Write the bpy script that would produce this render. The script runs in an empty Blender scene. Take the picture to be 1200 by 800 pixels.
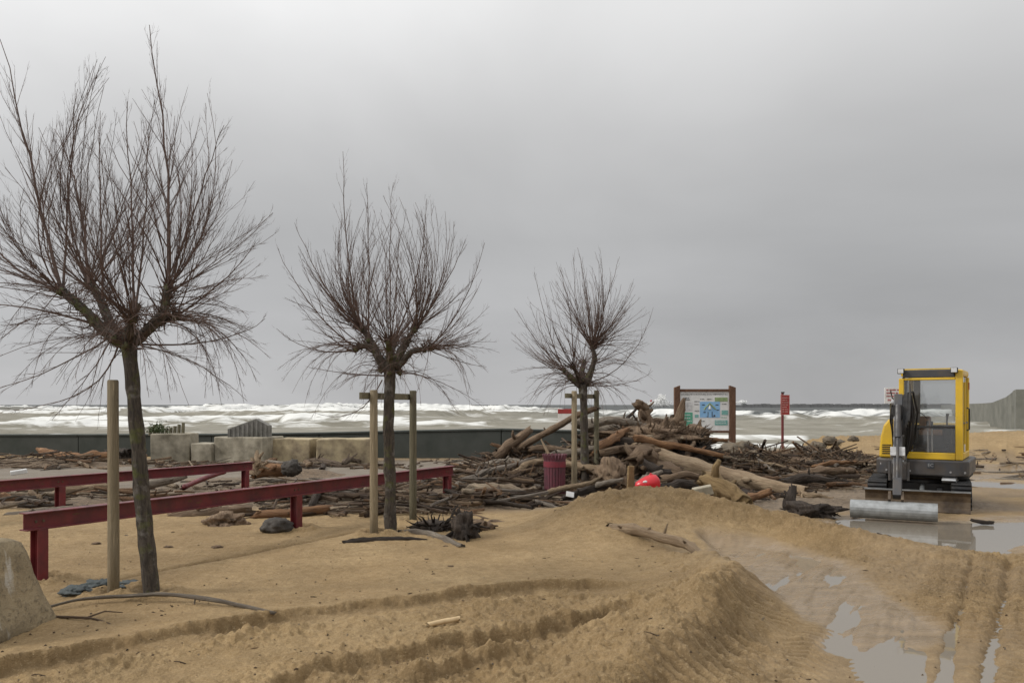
import bpy, bmesh, math, random
import numpy as np
from mathutils import Vector, Matrix, noise as mnoise

C = bpy.context.scene.collection
SC = bpy.context.scene
rad = math.radians
F = 933.0          # focal length in photo pixels
CH = 1.65          # camera height
HZ = 474.0         # horizon row in the photo

# ------------------------------------------------------------------ camera
cd = bpy.data.cameras.new("camera")
cd.sensor_width = 36.0
cd.lens = F / 1200 * 36
cd.shift_y = (HZ - 400) / 1200
cd.clip_start = 0.05
cd.clip_end = 30000
cam = bpy.data.objects.new("camera", cd)
C.objects.link(cam)
cam.location = (0, 0, CH)
cam.rotation_euler = (rad(90), 0, 0)
SC.camera = cam
SC.view_settings.view_transform = 'Standard'
SC.view_settings.look = 'None'
SC.view_settings.exposure = 0.1
SC.view_settings.gamma = 1.0
try:
    SC.cycles.use_denoising = True
    SC.cycles.max_bounces = 6
except Exception:
    pass

# ------------------------------------------------------------------ world
SUN_EL, SUN_AZ = rad(35), rad(-100)      # azimuth measured from +y towards +x
w = bpy.data.worlds.new("World")
SC.world = w
w.use_nodes = True
nt = w.node_tree
nt.nodes.clear()
N = nt.nodes.new
L = nt.links.new
out = N('ShaderNodeOutputWorld')
bg = N('ShaderNodeBackground')
L(bg.outputs[0], out.inputs[0])
sky = N('ShaderNodeTexSky')
sky.sky_type = 'NISHITA'
sky.sun_disc = False
sky.sun_elevation = SUN_EL
sky.sun_rotation = SUN_AZ
tc = N('ShaderNodeTexCoord')
sep = N('ShaderNodeSeparateXYZ')
L(tc.outputs['Generated'], sep.inputs[0])
# cloud deck: project the view ray on a flat layer so that clouds flatten towards the horizon
zc = N('ShaderNodeMath'); zc.operation = 'MAXIMUM'; zc.inputs[1].default_value = 0.0
L(sep.outputs['Z'], zc.inputs[0])
za = N('ShaderNodeMath'); za.operation = 'ADD'; za.inputs[1].default_value = 0.30
L(zc.outputs[0], za.inputs[0])
dx = N('ShaderNodeMath'); dx.operation = 'DIVIDE'
dy = N('ShaderNodeMath'); dy.operation = 'DIVIDE'
L(sep.outputs['X'], dx.inputs[0]); L(za.outputs[0], dx.inputs[1])
L(sep.outputs['Y'], dy.inputs[0]); L(za.outputs[0], dy.inputs[1])
cv = N('ShaderNodeCombineXYZ')
L(dx.outputs[0], cv.inputs[0]); L(dy.outputs[0], cv.inputs[1])
n1 = N('ShaderNodeTexNoise')
n1.inputs['Scale'].default_value = 0.85
n1.inputs['Detail'].default_value = 6.0
n1.inputs['Roughness'].default_value = 0.5
n1.inputs['Distortion'].default_value = 0.3
mp = N('ShaderNodeMapping'); mp.inputs['Location'].default_value = (5.3, 1.15, 0)
L(cv.outputs[0], mp.inputs[0]); L(mp.outputs[0], n1.inputs['Vector'])
# elevation ramp of an overcast sky
er = N('ShaderNodeValToRGB')
els = er.color_ramp.elements
els[0].position = 0.0; els[0].color = (0.420, 0.420, 0.426, 1)
els[1].position = 1.0; els[1].color = (1.2, 1.2, 1.2, 1)
for p, c in ((0.08, (0.402, 0.403, 0.410, 1)), (0.20, (0.41, 0.412, 0.416, 1)), (0.32, (0.54, 0.54, 0.542, 1)), (0.43, (0.73, 0.73, 0.73, 1)), (0.60, (0.95, 0.95, 0.95, 1))):
    e = els.new(p); e.color = c
L(zc.outputs[0], er.inputs[0])
# brighter thin cloud to the left of the view
az = N('ShaderNodeMapRange')
az.inputs['From Min'].default_value = 0.35; az.inputs['From Max'].default_value = -0.6
az.inputs['To Min'].default_value = 0.98; az.inputs['To Max'].default_value = 1.26
L(sep.outputs['X'], az.inputs['Value'])
cm = N('ShaderNodeMapRange')
cm.inputs['From Min'].default_value = 0.3; cm.inputs['From Max'].default_value = 0.72
cm.inputs['To Min'].default_value = 0.87; cm.inputs['To Max'].default_value = 1.13
L(n1.outputs['Fac'], cm.inputs['Value'])
mm = N('ShaderNodeMath'); mm.operation = 'MULTIPLY'
L(az.outputs[0], mm.inputs[0]); L(cm.outputs[0], mm.inputs[1])
vm = N('ShaderNodeVectorMath'); vm.operation = 'SCALE'
L(er.outputs[0], vm.inputs[0]); L(mm.outputs[0], vm.inputs['Scale'])
sk = N('ShaderNodeVectorMath'); sk.operation = 'SCALE'; sk.inputs['Scale'].default_value = 0.05
L(sky.outputs[0], sk.inputs[0])
mx = N('ShaderNodeMix'); mx.data_type = 'RGBA'
mx.inputs[0].default_value = 0.96
L(sk.outputs[0], mx.inputs[6]); L(vm.outputs[0], mx.inputs[7])
L(mx.outputs[2], bg.inputs['Color'])
bg.inputs['Strength'].default_value = 1.0

sd = bpy.data.lights.new("sun", 'SUN')
sd.energy = 1.5
sd.angle = rad(10)
sd.color = (1.0, 0.965, 0.91)
sun = bpy.data.objects.new("sun", sd)
C.objects.link(sun)
sv = Vector((math.sin(SUN_AZ) * math.cos(SUN_EL), math.cos(SUN_AZ) * math.cos(SUN_EL), math.sin(SUN_EL)))
sun.rotation_euler = sv.to_track_quat('Z', 'Y').to_euler()
sun.location = sv * 50

# ------------------------------------------------------------------ helpers
rng = random.Random(7)


def at(px, py, y):
    """photo pixel at world distance y"""
    return Vector(((px - 600) / F * y, y, CH - (py - HZ) / F * y))


def gp(px, py, z=0.0):
    """photo pixel on the horizontal plane z"""
    y = (CH - z) * F / (py - HZ)
    return ((px - 600) / F * y, y)


def hash2(ix, iy, seed):
    h = (ix.astype(np.int64) * 374761393 + iy.astype(np.int64) * 668265263 + seed * 1442695041) & 0xFFFFFFFF
    h = ((h ^ (h >> 13)) * 1274126177) & 0xFFFFFFFF
    h = ((h ^ (h >> 16)) * 2246822519) & 0xFFFFFFFF
    return ((h ^ (h >> 15)) & 0xFFFFFF) / float(0xFFFFFF)


def vnoise(x, y, seed=0):
    ix = np.floor(x); iy = np.floor(y)
    fx = x - ix; fy = y - iy
    u = fx * fx * fx * (fx * (fx * 6 - 15) + 10)
    v = fy * fy * fy * (fy * (fy * 6 - 15) + 10)
    a = hash2(ix, iy, seed); b = hash2(ix + 1, iy, seed)
    c = hash2(ix, iy + 1, seed); d = hash2(ix + 1, iy + 1, seed)
    return (a + (b - a) * u) * (1 - v) + (c + (d - c) * u) * v


def fbm(x, y, seed=0, octs=4, gain=0.5):
    s = 0.0; a = 1.0; t = 0.0
    for k in range(octs):
        s = s + a * (vnoise(x, y, seed + k * 17) * 2 - 1)
        t += a
        # rotate between octaves
        x, y = (x * 0.8 - y * 0.6) * 2.03 + 3.7, (x * 0.6 + y * 0.8) * 2.03 - 1.3
        a *= gain
    return s / t


def sstep(a, b, x):
    t = np.clip((x - a) / (b - a), 0, 1)
    return t * t * (3 - 2 * t)


def polydist(X, Y, pts):
    """distance, signed side (left +) and arc length of the nearest point on a polyline"""
    best = np.full(X.shape, 1e9); side = np.zeros(X.shape); arc = np.zeros(X.shape)
    acc = 0.0
    n = len(pts) - 1
    for i, ((ax, ay), (bx, by)) in enumerate(zip(pts[:-1], pts[1:])):
        ex, ey = bx - ax, by - ay
        ln = math.hypot(ex, ey)
        t = ((X - ax) * ex + (Y - ay) * ey) / (ln * ln)
        tc_ = np.clip(t, 0, 1)
        px_, py_ = ax + tc_ * ex, ay + tc_ * ey
        d = np.hypot(X - px_, Y - py_)
        s = (ex * (Y - ay) - ey * (X - ax)) / ln
        m = d < best
        best = np.where(m, d, best)
        side = np.where(m, np.where(s >= 0, d, -d), side)
        arc = np.where(m, acc + tc_ * ln, arc)
        acc += ln
    return best, side, arc, acc


def inpoly(X, Y, pts):
    """signed distance to a polygon, positive inside"""
    ins = np.zeros(X.shape, bool)
    best = np.full(X.shape, 1e9)
    n = len(pts)
    for i in range(n):
        ax, ay = pts[i]; bx, by = pts[(i + 1) % n]
        ex, ey = bx - ax, by - ay
        t = np.clip(((X - ax) * ex + (Y - ay) * ey) / (ex * ex + ey * ey), 0, 1)
        best = np.minimum(best, np.hypot(X - ax - t * ex, Y - ay - t * ey))
        c = (ay > Y) != (by > Y)
        with np.errstate(divide='ignore', invalid='ignore'):
            xi = (bx - ax) * (Y - ay) / (by - ay if by != ay else 1e-9) + ax
        ins ^= c & (X < xi)
    return np.where(ins, best, -best)


def new_obj(name, mesh, parent=None):
    o = bpy.data.objects.new(name, mesh)
    C.objects.link(o)
    if parent is not None:
        o.parent = parent
    return o


def tag(o, label=None, cat=None, group=None, kind=None):
    if label: o['label'] = label
    if cat: o['category'] = cat
    if group: o['group'] = group
    if kind: o['kind'] = kind
    return o


def thing(name, label, cat, loc=(0, 0, 0), rz=0.0, group=None):
    o = bpy.data.objects.new(name, None)
    o.empty_display_size = 0.2
    C.objects.link(o)
    o.location = loc
    o.rotation_euler = (0, 0, rz)
    return tag(o, label, cat, group)


class MB:
    """collects shapes; build() links them as ONE mesh object"""
    def __init__(self):
        self.v = []; self.f = []; self.uv = []; self.tint = []; self.curtint = 0.5

    def _add(self, vs, fs, uvs=None):
        b = len(self.v)
        self.v.extend([tuple(p) for p in vs])
        for k, f in enumerate(fs):
            self.f.append(tuple(b + i for i in f))
            self.uv.append(uvs[k] if uvs else [(vs[i][0], vs[i][2]) for i in f])
            self.tint.append(self.curtint)

    def box(self, c, s, m=None, taper=1.0):
        hx, hy, hz = s[0] / 2, s[1] / 2, s[2] / 2
        vs = []
        for z in (-hz, hz):
            k = taper if z > 0 else 1.0
            for (x, y) in ((-hx, -hy), (hx, -hy), (hx, hy), (-hx, hy)):
                vs.append(Vector((x * k, y * k, z)))
        if m is not None:
            vs = [m @ p for p in vs]
        vs = [p + Vector(c) for p in vs]
        self._add(vs, [(3, 2, 1, 0), (4, 5, 6, 7), (0, 1, 5, 4), (1, 2, 6, 5), (2, 3, 7, 6), (3, 0, 4, 7)])
        return self

    def prism(self, poly, a, b, axis='x'):
        """extrude a 2D outline: axis x -> (y,z), y -> (x,z), z -> (x,y)"""
        def mk(p, t):
            if axis == 'x': return Vector((t, p[0], p[1]))
            if axis == 'y': return Vector((p[0], t, p[1]))
            return Vector((p[0], p[1], t))
        n = len(poly)
        vs = [mk(p, a) for p in poly] + [mk(p, b) for p in poly]
        fs = [tuple(range(n)), tuple(range(2 * n - 1, n - 1, -1))]
        fs += [(i, n + i, n + (i + 1) % n, (i + 1) % n) for i in range(n)]
        self._add(vs, fs)
        return self

    def tube(self, path, radii, n=8, cap=True, lump=0.0, seed=0.0, jag=0.0):
        P = [Vector(p) for p in path]
        m = len(P)
        if not hasattr(radii, '__len__'): radii = [radii] * m
        d0 = (P[-1] - P[0]).normalized() if (P[-1] - P[0]).length > 1e-6 else Vector((0, 0, 1))
        ref = Vector((0, 0, 1)) if abs(d0.z) < 0.8 else Vector((1, 0, 0))
        vs = []; acc = 0.0; ln = []
        for i in range(m):
            t = (P[min(i + 1, m - 1)] - P[max(i - 1, 0)])
            t = t.normalized() if t.length > 1e-9 else d0
            a = t.cross(ref)
            if a.length < 1e-4: a = t.cross(Vector((0.3, 1, 0.2)))
            a.normalize(); b = a.cross(t)
            if i: acc += (P[i] - P[i - 1]).length
            ln.append(acc)
            for j in range(n):
                an = 2 * math.pi * j / n
                r = radii[i]
                if lump:
                    q = Vector((math.cos(an) * 1.3 + seed, math.sin(an) * 1.3 - seed, acc * 1.3 / max(radii[0], 0.02) * 0.22))
                    r *= 1 + lump * mnoise.noise(q * 1.7) * 1.6
                    if n >= 9:
                        q2 = Vector((math.cos(an) * 3.6 - seed, math.sin(an) * 3.6 + seed, acc * 2.2 + seed))
                        r *= 1 + lump * 0.9 * mnoise.noise(q2)
                        r *= 1 + lump * 0.45 * mnoise.noise(q2 * Vector((1, 1, 1)) * 2.7)
                pt = P[i] + (a * math.cos(an) + b * math.sin(an)) * r
                if jag and i in (0, m - 1):
                    pt = pt + t * (mnoise.noise(Vector((an * 2.3, seed * 3.1, i))) * jag * radii[i] * (2.4 if i else -2.4))
                vs.append(pt)
        fs = []; uvs = []
        for i in range(m - 1):
            for j in range(n):
                k = (j + 1) % n
                fs.append((i * n + j, i * n + k, (i + 1) * n + k, (i + 1) * n + j))
                uvs.append([(j / n, ln[i] + seed), ((j + 1) / n, ln[i] + seed), ((j + 1) / n, ln[i + 1] + seed), (j / n, ln[i + 1] + seed)])
        if cap:
            fs.append(tuple(range(n - 1, -1, -1))); uvs.append([(0.5 + 0.1 * math.cos(k), seed) for k in range(n)])
            fs.append(tuple((m - 1) * n + j for j in range(n))); uvs.append([(0.5 + 0.1 * math.cos(k), seed) for k in range(n)])
        self._add(vs, fs, uvs)
        return self

    def cyl(self, a, b, r, n=14):
        return self.tube([a, b], [r, r], n)

    def blob(self, c, s, seed=0.0, rough=0.25, sub=2, scale=1.2):
        bm = bmesh.new()
        bmesh.ops.create_icosphere(bm, subdivisions=sub, radius=1.0)
        vs = []
        for v in bm.verts:
            p = v.co.copy()
            k = 1 + rough * (mnoise.noise(p * scale + Vector((seed, seed * .7, -seed))) + 0.6 * mnoise.noise(p * scale * 2.6 + Vector((seed, 0, seed))) + 0.45 * mnoise.noise(p * scale * 6.1 + Vector((-seed, 1, seed))))
            p = p * k
            vs.append(Vector((p.x * s[0] + c[0], p.y * s[1] + c[1], p.z * s[2] + c[2])))
        fs = [tuple(v.index for v in f.verts) for f in bm.faces]
        bm.free()
        self._add(vs, fs)
        return self

    def build(self, name, mat, parent=None, smooth=False, bevel=0.0, tint=False, origin=None):
        me = bpy.data.meshes.new(name)
        vs = self.v
        if origin is not None:
            o_ = Vector(origin)
            vs = [tuple(Vector(p) - o_) for p in vs]
        me.from_pydata(vs, [], self.f)
        uvl = me.uv_layers.new(name="UVMap")
        flat = [c for u in self.uv for p in u for c in p]
        uvl.data.foreach_set('uv', flat)
        if tint:
            at_ = me.attributes.new('tint', 'FLOAT', 'FACE')
            at_.data.foreach_set('value', self.tint)
        if smooth:
            me.polygons.foreach_set('use_smooth', [True] * len(me.polygons))
        me.materials.append(mat)
        me.update()
        o = new_obj(name, me, parent)
        if origin is not None: o.location = origin
        if bevel:
            b = o.modifiers.new('bevel', 'BEVEL')
            b.width = bevel; b.segments = 2; b.limit_method = 'ANGLE'; b.angle_limit = rad(35)
        return o


# ------------------------------------------------------------------ materials
class NT:
    def __init__(self, name):
        self.m = bpy.data.materials.new(name)
        self.m.use_nodes = True
        self.t = self.m.node_tree
        self.b = self.t.nodes['Principled BSDF']
        self.o = self.t.nodes['Material Output']

    def n(self, typ, **kw):
        x = self.t.nodes.new(typ)
        for k, v in kw.items():
            if k in x.inputs.keys(): x.inputs[k].default_value = v
            else: setattr(x, k, v)
        return x

    def l(self, a, b):
        self.t.links.new(a, b)

    def noise(self, vec, scale, detail=3, rough=0.5, dist=0.0):
        x = self.n('ShaderNodeTexNoise')
        x.inputs['Scale'].default_value = scale; x.inputs['Detail'].default_value = detail
        x.inputs['Roughness'].default_value = rough; x.inputs['Distortion'].default_value = dist
        self.l(vec, x.inputs['Vector'])
        return x.outputs['Fac']

    def rng(self, val, a, b, c, d):
        x = self.n('ShaderNodeMapRange')
        for k, v in (('From Min', a), ('From Max', b), ('To Min', c), ('To Max', d)): x.inputs[k].default_value = v
        self.l(val, x.inputs['Value'])
        return x.outputs[0]

    def mix(self, fac, a, b, mode='MIX'):
        x = self.n('ShaderNodeMix'); x.data_type = 'RGBA'; x.blend_type = mode
        for s, i in ((fac, 0), (a, 6), (b, 7)):
            if isinstance(s, (int, float)): x.inputs[i].default_value = s
            elif isinstance(s, tuple): x.inputs[i].default_value = (*s[:3], 1)
            else: self.l(s, x.inputs[i])
        return x.outputs[2]

    def math(self, op, a, b=0.0):
        x = self.n('ShaderNodeMath'); x.operation = op
        for s, i in ((a, 0), (b, 1)):
            if isinstance(s, (int, float)): x.inputs[i].default_value = s
            else: self.l(s, x.inputs[i])
        return x.outputs[0]

    def bump(self, h, strength, dist=0.02):
        x = self.n('ShaderNodeBump')
        x.inputs['Strength'].default_value = strength; x.inputs['Distance'].default_value = dist
        self.l(h, x.inputs['Height'])
        self.l(x.outputs[0], self.b.inputs['Normal'])
        return x

    def col(self, c):
        if isinstance(c, tuple): self.b.inputs['Base Color'].default_value = (*c[:3], 1)
        else: self.l(c, self.b.inputs['Base Color'])

    def rough(self, r):
        if isinstance(r, (int, float)): self.b.inputs['Roughness'].default_value = r
        else: self.l(r, self.b.inputs['Roughness'])


def simple(name, col, dark=None, rough=0.6, scale=6.0, metal=0.0, bump=0.15, bscale=60.0, amount=1.0, spec=0.5):
    """paint / metal / concrete with worn, dirty patches"""
    t = NT(name)
    tcn = t.n('ShaderNodeTexCoord').outputs['Object']
    if dark is None: dark = tuple(c * 0.6 for c in col)
    f = t.noise(tcn, scale, 5, 0.6)
    f = t.rng(f, 0.38, 0.68, 0.0, amount)
    t.col(t.mix(f, col, dark))
    r2 = t.noise(tcn, scale * 2.3, 3)
    t.rough(t.rng(r2, 0.3, 0.7, max(rough - 0.12, 0.05), min(rough + 0.15, 1)))
    t.b.inputs['Metallic'].default_value = metal
    t.b.inputs['Specular IOR Level'].default_value = spec
    if bump: t.bump(t.noise(tcn, bscale, 4, 0.6), bump, 0.01)
    return t.m


def wood_mat(name, c1, c2, rough=0.8, use_tint=False, palette=None):
    t = NT(name)
    uv = t.n('ShaderNodeUVMap').outputs[0]
    mpn = t.n('ShaderNodeMapping'); mpn.inputs['Scale'].default_value = (7, 1.3, 1)
    t.l(uv, mpn.inputs[0])
    g = t.noise(mpn.outputs[0], 2.4, 8, 0.72, 0.6)
    g = t.rng(g, 0.36, 0.62, 0, 1)
    if use_tint: r = t.n('ShaderNodeAttribute', attribute_name='tint').outputs['Fac']
    elif palette: r = t.n('ShaderNodeObjectInfo').outputs['Alpha']
    else: r = t.n('ShaderNodeObjectInfo').outputs['Random']
    if palette:
        cr = t.n('ShaderNodeValToRGB'); cr.color_ramp.interpolation = 'CONSTANT'
        e = cr.color_ramp.elements
        e[0].position = 0; e[0].color = (*palette[0], 1)
        e[1].position = 1 / len(palette); e[1].color = (*palette[1], 1)
        for i in range(2, len(palette)):
            k = e.new(i / len(palette)); k.color = (*palette[i], 1)
        t.l(r, cr.inputs[0])
        base = cr.outputs[0]
        dk = t.mix(1.0, base, (0.40, 0.37, 0.35), 'MULTIPLY')
    else:
        base = t.mix(t.rng(r, 0, 1, 0, 0.35), c1, c2); dk = c2
    tco = t.n('ShaderNodeTexCoord').outputs['Object']
    patch = t.rng(t.noise(tco, 2.6, 4), 0.42, 0.62, 0.0, 0.55)
    c = t.mix(g, dk, base)
    t.col(t.mix(patch, c, dk))
    t.rough(rough)
    t.b.inputs['Specular IOR Level'].default_value = 0.3
    t.bump(g, 0.9, 0.03)
    return t.m


PALE, BROWN, DARK, ORANGE = (0.56, 0.45, 0.32), (0.33, 0.23, 0.145), (0.10, 0.075, 0.056), (0.43, 0.25, 0.13)
GREY = (0.40, 0.345, 0.285)
M = {}
M['drift'] = wood_mat('driftwood', PALE, BROWN, palette=[BROWN, (0.38, 0.27, 0.17), (0.17, 0.115, 0.075), GREY, (0.32, 0.19, 0.105), DARK, PALE, (0.24, 0.18, 0.128)])
M['drift_stuff'] = wood_mat('driftwood_mass', PALE, BROWN, use_tint=True, palette=[BROWN, (0.24, 0.165, 0.105), (0.22, 0.155, 0.10), GREY, (0.42, 0.26, 0.15), (0.17, 0.12, 0.085), PALE, (0.25, 0.175, 0.12), (0.32, 0.22, 0.135), (0.12, 0.086, 0.062)])
M['pale_wood'] = wood_mat('pale_wood', (0.50, 0.38, 0.25), (0.30, 0.21, 0.13))
M['brown_wood'] = wood_mat('brown_wood', (0.36, 0.255, 0.165), (0.17, 0.115, 0.075))
M['dark_wood'] = wood_mat('dark_wood', (0.10, 0.075, 0.057), (0.04, 0.031, 0.025))
M['orange_wood'] = wood_mat('orange_wood', (0.42, 0.23, 0.11), (0.22, 0.12, 0.065))
M['grey_wood'] = wood_mat('grey_wood', (0.42, 0.36, 0.285), (0.22, 0.18, 0.14))
M['stake'] = wood_mat('stake_wood', (0.54, 0.44, 0.29), (0.38, 0.305, 0.195))
M['stake_green'] = wood_mat('weathered_stake_wood', (0.30, 0.265, 0.175), (0.19, 0.17, 0.11))
M['rust'] = simple('rusty_scuffs', (0.16, 0.07, 0.035), (0.09, 0.045, 0.03), 0.8, 12, 0, 0.3)
M['sign_wood'] = wood_mat('sign_post_wood', (0.20, 0.105, 0.062), (0.13, 0.07, 0.045))
M['red_steel'] = simple('red_painted_steel', (0.175, 0.026, 0.029), (0.075, 0.02, 0.022), 0.45, 5, 0, 0.1, 40, 0.8)
M['concrete'] = simple('old_concrete', (0.38, 0.34, 0.26), (0.16, 0.14, 0.10), 0.85, 2.6, 0, 0.5, 30)
M['concrete_tan'] = simple('tan_concrete', (0.44, 0.36, 0.22), (0.17, 0.13, 0.085), 0.85, 2.4, 0, 0.5, 25)
M['concrete_grey'] = simple('grey_concrete', (0.22, 0.21, 0.19), (0.12, 0.115, 0.10), 0.85, 4, 0, 0.4, 25)
M['jetty'] = simple('pale_wet_concrete', (0.20, 0.195, 0.165), (0.13, 0.13, 0.108), 0.8, 0.35, 0, 0.3, 3)
M['jetty_far'] = simple('wet_rock_armour', (0.17, 0.17, 0.17), (0.13, 0.13, 0.13), 0.8, 0.05, 0, 0)
M['fresh_wood'] = simple('fresh_split_wood', (0.62, 0.46, 0.26), (0.50, 0.36, 0.20), 0.7, 12, 0, 0.1)
M['mud_splat'] = simple('wet_mud', (0.23, 0.165, 0.095), (0.16, 0.115, 0.065), 0.8, 20, 0, 0.3)
M['concrete_dark'] = simple('tarred_seawall', (0.052, 0.057, 0.05), (0.036, 0.043, 0.036), 0.75, 1.2, 0, 0.4, 12)
M['yellow'] = simple('yellow_paint', (0.74, 0.47, 0.022), (0.46, 0.31, 0.06), 0.38, 3, 0, 0.04, 60, 0.6)
M['gunmetal'] = simple('grey_paint', (0.052, 0.052, 0.056), (0.105, 0.080, 0.055), 0.45, 5, 0, 0.08, 60, 0.55)
M['black'] = simple('black_rubber', (0.018, 0.018, 0.019), (0.05, 0.042, 0.033), 0.75, 8, 0, 0.3, 50, 0.5)
M['steel'] = simple('worn_steel', (0.36, 0.37, 0.37), (0.23, 0.235, 0.23), 0.42, 9, 0.55, 0.1, 60)
M['mud_steel'] = simple('muddy_steel', (0.070, 0.046, 0.028), (0.15, 0.105, 0.06), 0.6, 7, 0, 0.3, 40)
M['silver'] = simple('silver_metal', (0.5, 0.5, 0.5), (0.35, 0.35, 0.35), 0.35, 8, 0.6, 0.05)
M['white'] = simple('white_enamel', (0.74, 0.74, 0.73), (0.60, 0.60, 0.58), 0.4, 5, 0, 0.03)
M['seat'] = simple('seat_fabric', (0.34, 0.19, 0.10), (0.22, 0.13, 0.08), 0.9, 12, 0, 0.2, 80)
M['signred'] = simple('red_enamel', (0.34, 0.035, 0.035), (0.25, 0.04, 0.035), 0.5, 5, 0, 0.05)
M['red_plastic'] = simple('red_plastic', (0.62, 0.018, 0.028), (0.46, 0.015, 0.022), 0.35, 4, 0, 0.06, 30, 0.7)
M['bin'] = simple('maroon_paint', (0.145, 0.035, 0.05), (0.085, 0.035, 0.042), 0.6, 10, 0, 0.15, 50)
M['bin_band'] = simple('maroon_band_paint', (0.23, 0.025, 0.04), (0.15, 0.03, 0.04), 0.5, 10, 0, 0.1, 50)
M['lens'] = simple('lamp_lens', (0.75, 0.75, 0.75), (0.6, 0.6, 0.6), 0.15, 5, 0.3, 0)
M['orange'] = simple('orange_plastic', (0.55, 0.14, 0.03), None, 0.35, 5, 0, 0)
M['ink'] = simple('dark_ink', (0.055, 0.06, 0.07), None, 0.6, 5, 0, 0)
M['redink'] = simple('red_ink', (0.42, 0.06, 0.06), None, 0.6, 5, 0, 0)
M['paleink'] = simple('pale_ink', (0.58, 0.36, 0.33), None, 0.6, 5, 0, 0)
M['green'] = simple('green_print', (0.09, 0.33, 0.22), (0.12, 0.38, 0.27), 0.5, 20, 0, 0)
M['olive'] = simple('olive_print', (0.30, 0.40, 0.19), None, 0.5, 20, 0, 0)
M['teal'] = simple('teal_print', (0.13, 0.34, 0.31), (0.25, 0.45, 0.42), 0.5, 30, 0, 0)
M['blue'] = simple('blue_print', (0.19, 0.40, 0.66), (0.28, 0.48, 0.72), 0.5, 12, 0, 0)
M['palegrey'] = simple('grey_print', (0.62, 0.62, 0.62), None, 0.5, 12, 0, 0)
M['stone'] = simple('dark_stone', (0.060, 0.050, 0.040), (0.034, 0.029, 0.025), 0.8, 8, 0, 0.6, 30)
M['rock'] = simple('brown_rock', (0.16, 0.125, 0.085), (0.07, 0.06, 0.045), 0.85, 5, 0, 0.7, 20)
M['slate'] = simple('teal_grey_cloth', (0.062, 0.073, 0.072), (0.04, 0.048, 0.047), 0.75, 14, 0, 0.5, 60)
M['plank_tan'] = wood_mat('sandy_plank', (0.36, 0.25, 0.12), (0.25, 0.17, 0.085))
M['shoot'] = simple('reddish_bark', (0.125, 0.078, 0.060), (0.075, 0.051, 0.041), 0.75, 20, 0, 0.1, 80)
M['plant'] = simple('green_leaf', (0.07, 0.10, 0.03), (0.04, 0.055, 0.02), 0.6, 20, 0, 0)
M['spray'] = simple('white_foam', (0.82, 0.82, 0.81), None, 0.9, 3, 0, 0, amount=0.15)


def trunk_mat():
    t = NT('trunk_bark')
    uv = t.n('ShaderNodeUVMap').outputs[0]
    mpn = t.n('ShaderNodeMapping'); mpn.inputs['Scale'].default_value = (10, 5, 1)
    t.l(uv, mpn.inputs[0])
    g = t.noise(mpn.outputs[0], 1.6, 6, 0.7, 0.6)
    g = t.rng(g, 0.35, 0.65, 0, 1)
    tco = t.n('ShaderNodeTexCoord').outputs['Object']
    moss = t.rng(t.noise(tco, 5.5, 4, 0.6), 0.53, 0.65, 0, 0.7)
    pale = t.rng(t.noise(tco, 8.5, 3, 0.6), 0.56, 0.68, 0, 0.7)
    c = t.mix(g, (0.042, 0.033, 0.026), (0.125, 0.10, 0.075))
    c = t.mix(pale, c, (0.24, 0.22, 0.19))
    c = t.mix(moss, c, (0.115, 0.125, 0.022))
    t.col(c); t.rough(0.9)
    t.bump(g, 0.9, 0.02)
    return t.m


M['trunk'] = trunk_mat()


def glass_mat():
    t = NT('cab_glass')
    t.t.nodes.remove(t.b)
    tr = t.n('ShaderNodeBsdfTransparent'); tr.inputs[0].default_value = (0.95, 0.96, 0.96, 1)
    gl = t.n('ShaderNodeBsdfGlossy'); gl.inputs['Roughness'].default_value = 0.05
    gl.inputs[0].default_value = (0.9, 0.9, 0.9, 1)
    fr = t.n('ShaderNodeFresnel'); fr.inputs[0].default_value = 1.45
    f2 = t.math('ADD', fr.outputs[0], 0.03)
    df = t.n('ShaderNodeBsdfDiffuse'); df.inputs[0].default_value = (0.45, 0.43, 0.40, 1)
    m0 = t.n('ShaderNodeMixShader'); m0.inputs[0].default_value = 0.06
    t.l(tr.outputs[0], m0.inputs[1]); t.l(df.outputs[0], m0.inputs[2])
    m1 = t.n('ShaderNodeMixShader')
    t.l(f2, m1.inputs[0]); t.l(m0.outputs[0], m1.inputs[1]); t.l(gl.outputs[0], m1.inputs[2])
    t.l(m1.outputs[0], t.o.inputs['Surface'])
    return t.m


M['glass'] = glass_mat()


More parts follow.
